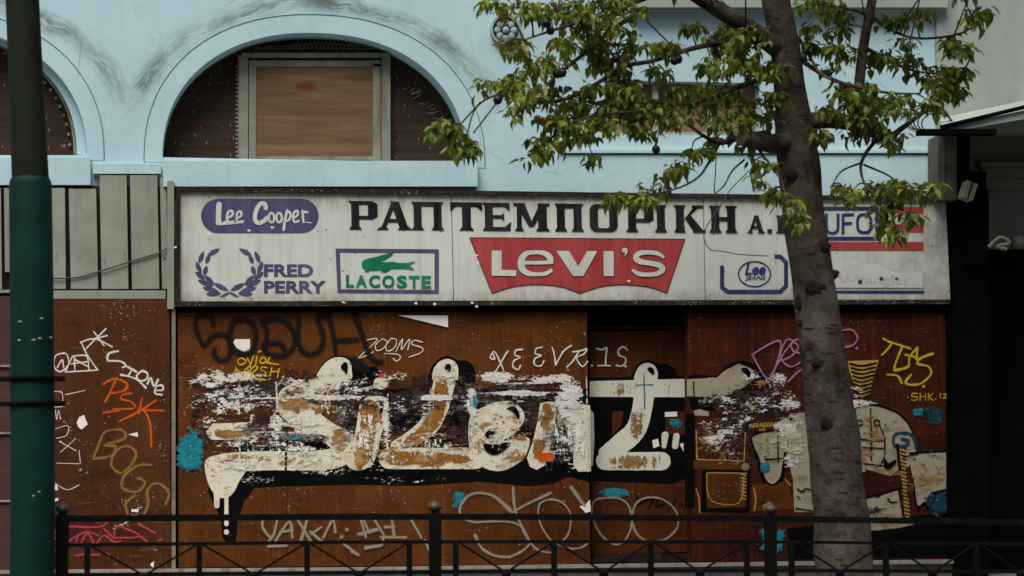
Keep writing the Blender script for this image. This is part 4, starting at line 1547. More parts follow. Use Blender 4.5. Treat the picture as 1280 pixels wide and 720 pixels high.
o.poly(zd2([(538, 125), (556, 122), (556, 160), (545, 140)]), YD2 - .0024)
o.split('paper_scrap', PAPER, Dp)

# ================= right hoarding
ze = lambda p: Z(850, 440, 3.275, p)
zf = lambda p: Z(1030, 400, 2.57, p)
zg = lambda p: Z(900, 380, 2.118, p)
o = MB()
o.poly(cr(ze([(40, 95), (150, 97), (190, 55), (250, 35), (310, 55), (360, 95), (385, 135), (320, 200), (200, 225), (60, 245), (36, 170)]), 4, True), Y1)
o.poly(ze([(90, 480), (290, 480), (285, 660), (85, 655)]), Y1)
o.poly(cr(ze([(285, 340), (330, 320), (410, 318), (455, 345), (440, 430), (425, 510), (400, 555), (365, 560), (335, 520), (310, 440)]), 4, True), Y1)
o.poly([(1045, 655), (1190, 640), (1192, 697), (985, 699), (985, 660)], Y1)
o.poly(ze([(20, 250), (60, 250), (60, 640), (20, 640)]), Y1)
o.build('black_outline', BLK, Rp)
residue('dark_streaks', 865, 480, 1015, 600, Y1 - .0010, [(940, 530, 90, 60, .55)], R_D, Rp, 40, 30)
o = MB()
o.poly(ze([(55, 445), (278, 452), (278, 482), (55, 480)]), Y1 - .0013)
o.poly(ze([(105, 495), (272, 495), (268, 635), (110, 640)]), Y1 - .0013)
o.poly(ze([(295, 545), (440, 530), (470, 640), (295, 655)]), Y1 - .0013)
o.split('brown_block', RUST, Rp)
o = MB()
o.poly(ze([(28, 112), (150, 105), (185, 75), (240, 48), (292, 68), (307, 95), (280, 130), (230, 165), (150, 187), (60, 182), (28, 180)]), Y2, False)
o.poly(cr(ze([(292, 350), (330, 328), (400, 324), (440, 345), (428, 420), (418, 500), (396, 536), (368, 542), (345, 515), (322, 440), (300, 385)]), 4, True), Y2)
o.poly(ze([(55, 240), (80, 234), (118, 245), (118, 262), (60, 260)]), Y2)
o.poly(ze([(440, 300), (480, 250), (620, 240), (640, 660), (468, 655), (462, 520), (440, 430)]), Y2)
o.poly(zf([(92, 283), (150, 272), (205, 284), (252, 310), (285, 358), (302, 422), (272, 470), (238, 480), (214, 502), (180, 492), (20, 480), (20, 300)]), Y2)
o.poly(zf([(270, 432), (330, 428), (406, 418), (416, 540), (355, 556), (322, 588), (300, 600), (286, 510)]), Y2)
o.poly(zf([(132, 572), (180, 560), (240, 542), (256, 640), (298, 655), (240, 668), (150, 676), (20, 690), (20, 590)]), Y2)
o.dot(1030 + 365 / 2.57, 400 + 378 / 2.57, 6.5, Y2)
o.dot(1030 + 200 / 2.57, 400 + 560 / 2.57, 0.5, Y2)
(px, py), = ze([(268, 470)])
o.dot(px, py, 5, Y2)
o.split('pale_figure', CREAM_SHADED, Rp, 'pale cream painted shape')
o = MB()
o.poly(zf([(72, 132), (176, 128), (160, 180), (146, 240), (122, 256), (92, 195)]), Y2)
for i in range(8):
    y = 500 + i * 14
    o.stroke(ze([(250, y), (270, y + 5)]), 1.6, Y2)
o.stroke(ze([(110, 495), (112, 565), (132, 610), (200, 625), (250, 606), (262, 505), (262, 497), (112, 494)]), 1.3, Y2, False, True)
o.stroke(ze([(66, 320), (70, 440), (262, 446), (268, 330)]), 1.5, Y2, False, False)
o.stroke(ze([(66, 560), (78, 600), (80, 658)]), 1.6, Y2)
o.stroke(ze([(302, 556), (310, 600), (304, 650)]), 1.8, Y2)
o.stroke(ze([(430, 520), (452, 545)]), 1.5, Y2)
o.stroke(ze([(290, 302), (370, 296), (440, 290)]), 6, Y2)
o.poly(ze([(335, 632), (365, 612), (395, 636)]), Y2)
o.stroke(zf([(250, 415), (258, 520), (268, 628)]), 7, Y2)
o.split('gold_line', GOLD, Rp)
o = MB()
Y5 = Y2 - .003
for i in range(11):
    x = 292 + i * 14
    o.stroke(ze([(x, 304 - i), (x + 9, 290 - i)]), 1.1, Y5)
for i in range(9):
    y = 140 + i * 13
    o.stroke(zf([(84 + i * 3, y), (120, y + 7), (168 - i * 3, y - 2)]), 2.2, Y5)
for i in range(18):
    y = 420 + i * 12
    o.stroke(zf([(243 + i * .9, y), (262 + i * .9, y + 6)]), 1.4, Y5)
for k in ((115, 330), (170, 330)):
    o.stroke(zf([(k[0] + 9 * cos(2 * pi * i / 8), k[1] + 9 * sin(2 * pi * i / 8)) for i in range(8)]), 1.8, Y5, True)
for pts in ([(178, 336), (194, 380), (194, 440), (184, 458)], [(150, 285), (152, 380), (152, 450)], [(110, 384), (190, 386)], [(124, 410), (190, 412)], [(128, 462), (190, 468)], [(205, 572), (215, 585), (235, 584)], [(100, 290), (104, 420)],
            [(256, 440), (300, 430)], [(286, 510), (300, 600), (322, 586), (338, 604), (360, 560)]):
    o.stroke(zf(pts), 1.8, Y5)
for pts in ([(350, 440), (420, 436)], [(400, 340), (402, 450)], [(480, 560), (500, 572), (515, 560), (540, 566)], [(475, 640), (545, 652)], [(480, 590), (490, 600)], [(55, 122), (58, 178)]):
    o.stroke(ze(pts), 1.8, Y5)
o.poly(ze([(250, 70), (272, 64), (290, 85), (282, 106), (268, 92)]), Y5, True)
o.stroke(zf([(228, 455), (205, 470), (195, 450)]), [4, 8, 4], Y5)
o.stroke(zf([(236, 400), (240, 450), (245, 480)]), 3.5, Y5)
o.split('black_line', BLK, Rp)
o = MB()
o.poly(zf([(132, 478), (180, 492), (215, 502), (240, 482), (252, 540), (200, 552), (175, 572), (138, 565)]), Y5)
o.poly(zf([(288, 380), (330, 372), (408, 350), (408, 415), (310, 425)]), Y5)
o.split('maroon_shape', MAR, Rp)
o = MB()
o.stroke(zf([(296, 412), (286, 372), (250, 362), (226, 372), (226, 402), (262, 404), (270, 388), (250, 382)]), 4.2, Y5 - .0030)
o.split('teal_shape', DKTEAL, Rp)
for q, mt_ in (((956, 585, 9, 9), R_TL), ((1016, 588, 6, 8), R_TL), ((1012, 514, 9, 10), R_TL), ((966, 674, 18, 22), R_TL), ((1166, 521, 24, 17), R_DT), ((1178, 628, 24, 20), R_DT), ((1150, 515, 12, 6), R_TL)):
    residue('teal_splash', q[0] - q[2] * 1.3, q[1] - q[3] * 1.3, min(1190, q[0] + q[2] * 1.3), q[1] + q[3] * 1.3, Y5 - .0036, [(q[0], q[1], q[2], q[3], .72)], mt_, Rp, 16, 16)
o = MB()
for pl_ in ([(292, 350), (330, 328), (400, 324), (440, 345), (428, 420), (418, 500), (396, 536), (368, 542), (345, 515), (322, 440), (300, 385)],):
    o.stroke(ze(pl_), 2.6, Y5, True)
o.stroke(zf([(92, 283), (150, 272), (205, 284), (252, 310), (285, 358), (302, 422)]), 2.6, Y5)
o.stroke(zf([(132, 572), (180, 560), (240, 542), (256, 640), (298, 655)]), 2.4, Y5, False, False)
o.stroke(zf([(302, 600), (330, 590), (345, 556), (416, 540), (414, 420), (275, 428)]), 2.4, Y5, False, False)
o.build('outlines', BLK, Rp)
residue('ochre_stains', 1035, 505, 1190, 668, Y5 - .0038, [(1060, 640, 34, 28, .56), (1110, 650, 30, 18, .58), (1080, 550, 44, 44, .40), (1160, 590, 36, 34, .40), (1120, 600, 60, 60, .34)], R_O, Rp, 50, 50)
residue('dark_wear', 1035, 500, 1190, 668, Y5 - .0040, [(1080, 508, 40, 9, .52), (1150, 590, 44, 40, .36), (1080, 555, 54, 54, .36), (1070, 640, 50, 30, .38), (1150, 560, 50, 10, .4)], R_D, Rp, 50, 50)
residue('ochre_stains', 866, 455, 1014, 610, Y5 - .0038, [(900, 545, 40, 40, .42), (960, 480, 36, 26, .36), (955, 560, 20, 40, .3)], R_O, Rp, 50, 50)
residue('dark_wear', 866, 480, 1014, 600, Y5 - .0040, [(930, 492, 30, 10, .6), (910, 500, 40, 12, .5), (900, 545, 44, 34, .42), (960, 500, 30, 30, .55)], R_D, Rp, 50, 36)
residue('torn_paper', 866, 455, 1016, 610, Y5 - .0043, [(890, 500, 34, 16, .46), (900, 545, 40, 38, .43), (925, 520, 30, 18, .42), (960, 500, 40, 34, .40), (985, 520, 26, 40, .50), (994, 570, 18, 40, .48), (975, 480, 32, 24, .40), (940, 470, 16, 12, .44), (885, 478, 14, 9, .36)], R_W, Rp, 90, 70)
residue('cream_remains', 866, 490, 1014, 600, Y5 - .0036, [(900, 560, 44, 26, .50), (930, 505, 50, 16, .40), (985, 550, 30, 40, .5)], R_C, Rp, 60, 50)
residue('torn_paper', 1035, 455, 1120, 540, Y5 - .0043, [(1062, 478, 26, 26, .44), (1100, 510, 18, 14, .4), (1075, 505, 36, 8, .5)], R_W, Rp, 30, 30)
o = MB()
YR = Y5 - .0047
for pts in ([(190, 60), (215, 78), (186, 112)], [(205, 68), (278, 92)], [(250, 88), (226, 160), (272, 148)], [(300, 90), (275, 118), (270, 150), (232, 160)], [(262, 112), (300, 120)], [(350, 108), (312, 122), (300, 140), (336, 150), (342, 176), (306, 206), (262, 203), (280, 175)], [(204, 175), (236, 180), (250, 202)], [(300, 95), (296, 125)]):
    o.stroke(zf(pts), 4, YR)
o.dot(1030 + 320 / 2.57, 483, 2.6, YR)
o.dot(1135, 496.6, 1.2, YR)
for pts in ([(301, 236), (286, 236), (283, 245), (299, 248), (296, 257), (280, 257)], [(309, 235), (309, 258)], [(309, 246), (326, 246)], [(326, 235), (326, 258)], [(335, 235), (335, 258)], [(350, 235), (337, 246), (350, 258)], [(374, 236), (374, 251)], [(383, 238), (392, 238), (391, 244), (383, 251), (395, 251)]):
    o.stroke(zf(pts), 1.7, YR, False, len(pts) > 4)
o.dot(1169.5, 498.5, 1.2, YR)
o.build('yellow_tag', YEL, Rp, 'yellow sprayed tag with small lettering below')
o = MB()
for pts in ([(84, 132), (130, 198), (160, 98), (84, 134)], [(132, 196), (168, 132), (196, 98)], [(150, 152), (186, 140), (207, 112), (178, 94), (160, 138), (186, 166), (218, 150)], [(216, 90), (190, 102), (196, 126), (232, 130)],
            [(226, 100), (262, 96), (260, 130), (226, 128)], [(290, 84), (284, 130)], [(300, 112), (345, 112), (364, 92), (352, 70), (330, 68), (305, 76)], [(180, 206), (206, 180), (232, 166)]):
    o.stroke(zg(pts), 3, YR)
o.dot(900 + 362 / 2.118, 380 + 117 / 2.118, 2.6, YR)
o.dot(963, 474, 4, YR)
o.build('mauve_tag', MAUVE, Rp, 'mauve sprayed tag partly behind the trunk')

# ================= left hoarding
zh = lambda p: Z(60, 400, 2.571, p)
zi = lambda p: Z(0, 600, 4.923, p)
o = MB()
for pts in ([(104, 72), (150, 60), (206, 86)], [(122, 92), (186, 28)], [(148, 38), (180, 82)], [(190, 50), (140, 62)], [(52, 105), (24, 116), (20, 150), (40, 166), (66, 142), (60, 110), (44, 108)], [(30, 152), (46, 128), (50, 152)], [(56, 166), (82, 114), (86, 160)], [(85, 116), (124, 116), (132, 160)],
            [(74, 141), (128, 134)], [(108, 74), (126, 112), (158, 158)], [(60, 167), (160, 161)], [(88, 128), (130, 150)],
            [(226, 100), (196, 108), (194, 130), (232, 132), (250, 146), (240, 152)], [(256, 150), (284, 166)], [(270, 158), (258, 180)],
            [(320, 205), (330, 186), (340, 212), (354, 192)], [(348, 226), (370, 224), (366, 210), (348, 214), (345, 236), (366, 240)], [(234, 176), (280, 188), (314, 217)]):
    o.stroke(zh(pts), 3.3 if pts[0][0] > 190 else 2.4, Y1)
o.build('white_tag', WHT, Lp, 'white marker tags at the top')
o = MB()
o.stroke(zh([(302, 164), (285, 180), (295, 196), (316, 190), (320, 172)]), 3.3, Y1, True)
o.build('white_tag', WHT, Lp)
o = MB()
for pts in ([(20, 230), (44, 232), (48, 260)], [(24, 290), (28, 320), (34, 290), (40, 318)], [(56, 240), (120, 226)], [(24, 350), (64, 340), (60, 370), (28, 380)], [(36, 390), (90, 420)], [(90, 380), (40, 425)], [(28, 460), (100, 462)], [(20, 280), (48, 278)], [(100, 420), (104, 460)], [(16, 520), (60, 545), (100, 530)]):
    o.stroke(zh(pts), 1.3, Y1)
o.build('scribble', WHT, Lp, 'thin white scribbles beside the lamp post')
o = MB()
for pts in ([(216, 196), (196, 240), (184, 262)], [(178, 206), (214, 189), (252, 204), (246, 226), (204, 236)], [(268, 236), (240, 240), (236, 254), (270, 264), (276, 284), (210, 286)], [(302, 250), (292, 300)], [(348, 258), (292, 294), (230, 326)], [(290, 290), (372, 291)], [(305, 286), (326, 325), (333, 406)], [(178, 298), (232, 290)]):
    o.stroke(zh(pts), 4.2, Y1 - .002)
o.build('orange_tag', ORG, Lp, 'bright orange brushed tag')
o = MB()
for pts in ([(145, 446), (165, 395), (186, 358), (238, 354), (246, 380), (182, 402), (216, 406), (206, 436), (148, 446)], [(332, 466), (290, 468), (246, 500), (240, 540), (288, 552), (312, 522), (288, 508)], [(378, 592), (388, 555), (352, 524), (320, 546), (322, 590), (310, 622)], [(276, 566), (250, 590), (256, 622)]):
    o.stroke(zh(pts), 5, Y1 - .003)
o.stroke(zh([(252, 405), (215, 425), (205, 470), (236, 491), (272, 460), (282, 425)]), 5, Y1 - .003, True)
o.build('tan_tag', TAN, Lp, 'tan sprayed tag running down')
o = MB()
for pts in ([(430, 285), (560, 290), (630, 285), (658, 262)], [(425, 378), (470, 345), (540, 320), (605, 342)], [(480, 338), (468, 382)], [(500, 385), (540, 330), (578, 386)], [(600, 386), (640, 340), (700, 380), (745, 374)], [(640, 300), (700, 358)], [(700, 356), (708, 302), (742, 288), (862, 346), (702, 356)],
            [(850, 268), (958, 328)], [(862, 346), (904, 378)], [(326, 300), (346, 342), (318, 384)], [(470, 466), (522, 455)], [(560, 460), (612, 460)], [(655, 450), (675, 462)], [(975, 370), (996, 366)], [(330, 440), (345, 430)]):
    o.stroke(zi(pts), 3.6, Y1 - .002)
o.build('pink_tag', PINK, Lp, 'pink sprayed tag near the ground')
o = MB()
o.poly(zh([(92, 330), (100, 312), (116, 305), (122, 322), (128, 335), (108, 352), (98, 345)]), Y1 - .004)
o.poly(zh([(258, 368), (288, 360), (290, 376)]), Y1 - .004)
o.poly(zh([(268, 608), (292, 608), (290, 618), (268, 616)]), Y1 - .004)
o.poly(zi([(325, 25), (350, 30), (358, 60), (340, 65)]), Y1 - .004)
o.poly(zi([(330, 120), (355, 108), (360, 125), (340, 132)]), Y1 - .004)
o.poly(zi([(925, 515), (948, 500), (945, 540), (930, 530)]), Y1 - .004)
o.split('paper_scrap', PAPER, Lp)
residue('torn_paper', 66, 480, 212, 700, Y1 - .002, [(95, 560, 30, 90, .26), (150, 640, 60, 50, .25), (85, 500, 20, 40, .27), (190, 690, 20, 14, .3)], R_W, Lp, 30, 40)

MB.jit = 0.0
# stone plinth under the panels, brick pier at the far left
pz = thing('stone_plinth', P(650, 722, -.2), 'low worn stone plinth running under the painted hoardings', 'plinth')
o = MB()
o.ppoly([(-200, 716), (440, 711), (1193, 700.5), (1193, 740), (-200, 740)], -.16, .5)
o.build('plinth_face', m_simple('dark_stone', (.16, .14, .115), .9, .3, 5, .3, streak=(.07, .06, .05)), pz)
o = MB()
o.ppoly([(-200, 714.5), (440, 709.5), (1193, 699.6), (1193, 704.5), (440, 713.5), (-200, 719)], -.20, .08)
o.build('coping', STONE, pz)
bp = thing('brick_pier', P(-40, 722, -.14), 'dark red brick pier at the left edge behind the lamp post', 'pier')
o = MB()
o.ppoly([(-420, 372), (13, 370), (13, 740), (-420, 740)], -.14, .3)
o.build('brickwork', m_brick('dark_red_brick', (.075, .022, .012), (.055, .016, .010), (.035, .018, .012)), bp)
for y in (456, 540, 625):
    o = MB()
    o.pbox(-420, y, 14, y + 2.6, -.16, -.138)
    o.build('ledge', STONE, bp)

# ------------------------------------------------------------------ neighbouring building on the right
nb = thing('white_building', P(1240, 722, 0), 'white building with a sloping canopy and black shop recess at right edge', 'building')
o = MB()
o.ppoly([(1171, -420), (1640, -420), (1640, 166), (1171, 166)], -.05, .6)
o.build('upper_wall', WHITEW, nb)
o = MB()
o.ppoly([(1171, 166.5), (1640, 166.5), (1640, 236), (1228, 236), (1228, 212), (1212, 212), (1212, 190), (1171, 190)], .12, .4)
o.ppoly([(1236, 236), (1640, 236), (1640, 311), (1236, 311)], .16, .4)
o.build('beige_wall', BEIGE, nb)
o = MB()
o.pbox(1226, 203, 1640, 208, -.02, .12)
o.pbox(1229, 208.5, 1640, 216, .04, .12)
o.pbox(1232, 216.5, 1640, 221, .07, .12)
o.build('cornice_moulding', BEIGE, nb)
# canopy: sloping slab with dark edge
o = MB()
a, b = P(1176, 160, -.9), P(1640, 62, -.9)
c_, d_ = P(1176, 160, -.06), P(1640, 62, -.06)
up, dn = V((0, 0, .28)), V((0, 0, -.05))
o.add([a, b, d_ + V((0, 0, .1)), c_ + V((0, 0, .1)), a + dn, b + dn * 4, d_ + dn, c_ + dn], [(0, 1, 2, 3), (7, 6, 5, 4), (0, 4, 5, 1), (1, 5, 6, 2), (2, 6, 7, 3), (3, 7, 4, 0)])
o.build('canopy', WHITEW, nb)
o = MB()
o.tube([P(1176, 159, -.92), P(1280, 134, -.92), P(1640, 48, -.92)], .022, 6)
o.pbox(1150, 161, 1246, 167.5, -.98, -.86)
o.build('gutter', BLACKM, nb)
o = MB()
o.pbox(1173, 168.5, 1196, 250, -.35, -.05)
o.pbox(1177, 170, 1181, 250, -.37, -.35)
o.build('pier', m_simple('grimy_pier', (.10, .09, .07), .8, .4, 5, streak=(.03, .025, .02)), nb)
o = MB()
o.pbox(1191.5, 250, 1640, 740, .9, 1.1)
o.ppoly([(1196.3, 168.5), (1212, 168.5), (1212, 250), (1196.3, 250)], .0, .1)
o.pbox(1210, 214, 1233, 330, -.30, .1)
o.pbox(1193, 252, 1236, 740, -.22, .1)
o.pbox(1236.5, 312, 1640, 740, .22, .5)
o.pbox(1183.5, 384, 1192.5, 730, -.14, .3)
o.build('dark_shopfront', BLACKM, nb)  # shop recess coloured near-black in place of its deep shade
fl = thing('flood_light', P(1210, 240, -.4), 'small cream flood light beside the right end of the sign', 'lamp')
o = MB()
c0 = P(1210, 239, -.42)
R = Matrix.Rotation(radians(20), 3, 'Y')
bx = MB()
bx.box((-.055, -.06, -.085), (.055, .09, .085))
o.add([c0 + R @ V(v) for v in bx.v], bx.f)
o.build('housing', m_simple('cream_lamp_paint', (.33, .29, .19), .5, .2), fl)
o = MB()
bx = MB()
bx.box((-.006, -.068, -.088), (.006, -.058, .088))
bx.box((-.06, -.066, .087), (.06, .09, .093))
o.add([c0 + R @ V(v) for v in bx.v], bx.f)
o.tube([c0 + V((0, .09, 0)), c0 + V((.03, .2, -.05)), c0 + V((.05, .32, -.05))], .012, 6)
o.build('bracket', TRIM, fl)
o = MB()
for k in range(5):
    rr = .17 - .012 * k
    o.tube([P(1160 + 3 * k, 148 + 1.5 * k, -.5 - .02 * k) + V((rr * 1.3 * cos(q), .03 * sin(2 * q), rr * .8 * sin(q))) for q in [2 * pi * i / 20 for i in range(21)]], .007, 5, False)
tag(o.build('wire_coil', WIREM), 'coil of loose grey wire under the canopy corner', 'wire')
o = MB()
o.tube([P(1146 + 14 * cos(q), 152 + 12 * sin(q), -.55) for q in [pi * 1.1 * i / 10 + 1.2 for i in range(11)]], .008, 5)
tag(o.build('cable', LWIRE), 'pale bent cable end hanging off the canopy corner', 'cable')
o = MB()
o.tube([P(x, y, -.5) for x, y in cr([(1236, 309), (1250, 297), (1262, 304), (1246, 308), (1258, 312)], 5)], .02, 6)
o.lathe(P(1272, 311, .0), [(0, 0), (.06, 0), (.075, .06), (.06, .12), (0, .13)], 12)
tag(o.build('rubble', BEIGE), 'pale rubble lying on the ledge at right edge', 'rubble')
# loose thin wires in front of the sign
o = MB()
o.tube([P(x, y, -.5) for x, y in cr([(893, 150), (895, 200), (893, 240), (896, 258), (892, 294)], 5)], .006, 5)
tag(o.build('hanging_wire', WIREM), 'thin straight wire hanging in front of the letter near the trunk', 'wire')
o = MB()
o.tube([P(x, y, -.52) for x, y in cr([(945, 205), (915, 235), (900, 258), (884, 282), (880, 298), (888, 312), (903, 314), (925, 318), (960, 320)], 5)], .005, 5)
tag(o.build('hanging_wire', WIREM), 'thin curled wire looping over the white sign left of the trunk', 'wire')

# ------------------------------------------------------------------ unseen block added behind the camera to cut the low sky
ob_ = thing('sky_blocker', (0, -33, GZ - .47), 'plain grey block added out of view behind the viewpoint to block low sky', 'building')
o = MB()
o.box((-45, -45, GZ - .47), (45, -33, GZ + 17))
o.build('wall', m_simple('grey_render', (.16, .155, .145), .9, .15, 1), ob_)
o = MB()
for fl_ in range(5):
    for i in range(20):
        o.box((-42 + i * 4.2, -33.0, GZ + 1.2 + fl_ * 3.2), (-40.2 + i * 4.2, -32.96, GZ + 3.0 + fl_ * 3.2))
wn = o.build('windows', m_simple('dark_window', (.02, .022, .025), .3, .1, 1), ob_)
wn['kind'] = 'stuff'

# ------------------------------------------------------------------ lamp post
LPY = -8.1
fx = P(40, 720, LPY)
gz = pave_z(LPY)
lp = thing('lamp_post', (fx.x, LPY, gz), 'tall lamp post with dark green painted sleeve at the left edge', 'lamp post')
s_ = ppm(LPY)
o = MB()
top = P(28, 0, LPY)
jn = P(38, 224, LPY)
bt = V((fx.x, LPY, gz))
updir = (top - jn)
o.tube([jn - updir * .05, jn, jn + updir * .5, top, top + updir * 1.2, top + updir * 2.6], [22.5 / s_, 22.5 / s_, 21 / s_, 20.5 / s_, 17 / s_, 14 / s_], 24)
o.build('pole', POLEM, lp)
o = MB()
o.tube([bt, P(41, 600, LPY), P(40, 400, LPY), P(38, 232, LPY), P(38, 226, LPY), P(38, 222.5, LPY)], [27 / s_, 26.6 / s_, 26.4 / s_, 26 / s_, 25 / s_, 22.8 / s_], 28)
o.build('sleeve', GREEN, lp)
for y in (473.5, 504.5):
    o = MB()
    c0 = P(40, y, LPY)
    o.lathe(c0, [(27.2 / s_, -.012), (29.2 / s_, -.012), (29.2 / s_, .012), (27.2 / s_, .012)], 26)
    a, b = P(62, y, LPY - .02), P(81, y, LPY - .02)
    o.box((a.x, LPY - .05, a.z - .012), (b.x, LPY + .03, a.z + .012))
    a2, b2 = P(-30, y, LPY), P(16, y, LPY)
    o.box((a2.x, LPY - .05, a.z - .012), (b2.x, LPY + .03, a.z + .012))
    o.ball(P(74, y, LPY - .06), .014, .012, .014, 8, 6)
    o.build('strap', IRON, lp)
o = MB()
rg = random.Random(5)
for x, y in ((27, 427), (44, 427), (51, 425), (63, 423), (53, 400), (28, 404), (44, 620), (50, 615)):
    ang = math.asin(max(-.95, min(.95, (x - 40) / 27)))
    o.ball(P(40, y, LPY) + V((sin(ang) * 26.6 / s_, -cos(ang) * 26.6 / s_, 0)), .008 + .008 * rg.random(), .003, .006, 7, 5)
o.split('sticker_remains', GRY, lp)

# ------------------------------------------------------------------ railing
RY = -8.0
rl_ = thing('railing', P(620, 720, RY) * 1, 'black iron pedestrian railing with braced bars along the kerb', 'railing')


def ry(x, kind):
    if kind == 't':
        return cr_y([(70, 648.5), (400, 646), (640, 646), (963, 648.5), (1350, 654)], x)
    if kind == 'm':
        return cr_y([(70, 681.5), (400, 678), (640, 677), (963, 677.5), (1350, 681)], x)
    return cr_y([(70, 719), (400, 716), (640, 714), (963, 713), (1350, 715)], x)


def cr_y(t, x):
    for (a, ya), (b, yb_) in zip(t, t[1:]):
        if x <= b:
            return ya + (yb_ - ya) * (x - a) / (b - a)
    return t[-1][1]


posts = [78, 544, 963, 1352, 1720]
for i, x in enumerate(posts):
    o = MB()
    w = (7.5 - .4 * i) / ppm(RY)
    t_ = P(x, ry(x, 't') - 5, RY)
    z0 = pave_z(RY)
    xb = P(x - 2, 720, RY).x
    o.add([(q.x + sx * w, RY + sy * w, zz) for q, zz in ((V((xb, 0, 0)), z0), (t_, t_.z)) for sx, sy in ((-1, -1), (1, -1), (1, 1), (-1, 1))],
          [(0, 1, 5, 4), (1, 2, 6, 5), (2, 3, 7, 6), (3, 0, 4, 7), (4, 5, 6, 7)])
    po = o.build('post', IRON, rl_)
    o = MB()
    o.lathe(t_, [(0, 0), (.022, .002), (.024, .012), (.040, .022), (.043, .034), (.036, .046), (.022, .060), (.010, .068), (0, .070)], 16)
    o.build('finial', m_simple('worn_finial', (.05, .035, .018), .5, .6, 30), po)
tb, mbr, lb = MB(), MB(), MB()
xs_ = [78, 200, 400, 544, 640, 800, 963, 1150, 1352, 1720]
for m_, kd, h in ((tb, 't', 4.0), (mbr, 'm', 2.1), (lb, 'b', 2.4)):
    for a, b in zip(xs_, xs_[1:]):
        pa, pb = P(a, ry(a, kd), RY), P(b, ry(b, kd), RY)
        hh = h / ppm(RY)
        dd = .02 if kd == 't' else .008
        m_.add([q + V((0, sy * dd, sz * hh)) for q in (pa, pb) for sy, sz in ((-1, -1), (-1, 1), (1, 1), (1, -1))],
               [(0, 4, 5, 1), (1, 5, 6, 2), (2, 6, 7, 3), (3, 7, 4, 0), (0, 1, 2, 3), (7, 6, 5, 4)])
tb.build('top_rail', IRON, rl_)
mbr.build('middle_rail', IRON, rl_)
lb.build('bottom_rail', IRON, rl_)
bal = [[110, 250, 385, 513], [571, 694, 815, 935], [991, 1109, 1222, 1330], [1380, 1490, 1600, 1700]]
for grp in bal:
    for i, x in enumerate(grp):
        o = MB()
        t_, b_ = P(x, ry(x, 'm'), RY), P(x - 1, 722, RY)
        w = 3.4 / ppm(RY)
        z0 = pave_z(RY) + .12
        o.box((b_.x - w, RY - .014, z0), (b_.x + w, RY + .014, t_.z))
        o.build('baluster', IRON, rl_)
    for a, b in zip(grp, grp[1:]):
        o = MB()
        m = (a + b) / 2
        ym = ry(m, 'b') - 1
        for e in (a, b):
            o.tube([P(e + (3 if e < m else -3), ry(e, 'm') + 1, RY - .004), P(m + (4 if e > m else -4), ym, RY - .004)], 1.5 / ppm(RY), 6)
        o.lathe(P(m, ym + 1, RY), [(0, -.03), (.026, -.03), (.026, .008), (0, .01)], 12)
        o.build('brace', IRON, rl_)

# ------------------------------------------------------------------ tree
TY = -6.9
ts = ppm(TY)
base = P(1061, 800, TY)
tr = thing('street_tree', (base.x, TY, pave_z(TY)), 'leafy street tree with scarred grey trunk in front of the sign', 'tree')
trunk = [(1064, 860, 43), (1060, 760, 38.5), (1055, 690, 37), (1046, 600, 35), (1040, 530, 33), (1030, 450, 29.5), (1022, 390, 28), (1013, 320, 27), (1004, 260, 27), (999, 210, 27), (994, 170, 25),
         (989, 125, 21), (981, 60, 19.5), (970, 0, 19), (958, -80, 17), (946, -200, 14), (938, -330, 10), (936, -430, 5)]
q = cr(trunk, 6)
o = MB()
o.tube([P(x, y, TY) for x, y, w in q], [w / ts * (1 + .03 * mnoise.noise(V((0, 0, y * .03)))) for x, y, w in q], 32, True, .10)
o.build('trunk', BARK, tr)
SCAR = m_simple('dark_branch_scar', (.014, .010, .007), .95, .5, 20, .5)
for (x, y, rx, rz, dx) in ((1020, 311, 12, 10, 8), (1012, 362, 14, 9, 2), (996, 380, 8, 10, -22), (1040, 344, 7, 6, 18), (1022, 455, 16, 8, -5), (1030, 528, 14, 11, -4), (986, 222, 14, 8, -4), (996, 405, 6, 5, -24)):
    ctr = None
    for (a, b, w) in q:
        if abs(b - y) < 6:
            ctr, ww = a, w
    off = max(-.92, min(.92, (x - ctr) / ww))
    o = MB()
    cpt = P(ctr, y, TY) + V((off * ww / ts, -sqrt(1 - off * off) * ww / ts * .93, 0))
    o.ball(cpt, rx / ts, .016, rz / ts, 16, 10, .5, x)
    o.build('branch_scar', SCAR, tr)

BR = []  # sampled branch points for twigs: (x,y,Y)
br = MB()


def limb(pts, ws, dY, n=6):
    k = cr([(x, y, w, TY + dY * i / (len(pts) - 1)) for i, ((x, y), w) in enumerate(zip(pts, ws))], n)
    br.tube([P(x, y, Y) for x, y, w, Y in k], [max(.003, w / 2 / ts) for x, y, w, Y in k], 9, True, .12, pts[0][0])
    for x, y, w, Y in k[n:]:
        BR.append((x, y, Y))


limb([(996, 152), (1040, 151), (1078, 157), (1108, 172), (1128, 160), (1160, 135), (1190, 110), (1215, 70)], [26, 21, 19, 11, 7, 5, 4, 2], -.5)
limb([(1080, 160), (1074, 115), (1080, 55), (1090, 0), (1102, -80), (1112, -220)], [15, 14, 13, 12, 10, 5], -.35)
limb([(995, 178), (960, 179), (926, 173)], [30, 24, 19], -.25)
limb([(960, 168), (925, 172), (900, 178), (880, 170), (850, 150), (800, 140), (740, 145), (700, 160)], [14, 9, 7, 5, 4.5, 4, 3, 2], -.8)
limb([(980, 66), (940, 38), (892, 8), (850, -20), (790, -70), (700, -150)], [28, 24, 21, 17, 13, 6], -.5)
limb([(985, 92), (935, 104), (870, 128), (815, 129), (770, 122), (720, 140)], [9, 7, 6, 6, 4, 2], -.5)
limb([(968, 36), (905, 52), (864, 61), (815, 76), (777, 84), (740, 108), (690, 128), (640, 118), (606, 125), (575, 156)], [10, 8, 7, 6, 5.5, 5, 4, 3, 2.5, 2], -1.0)
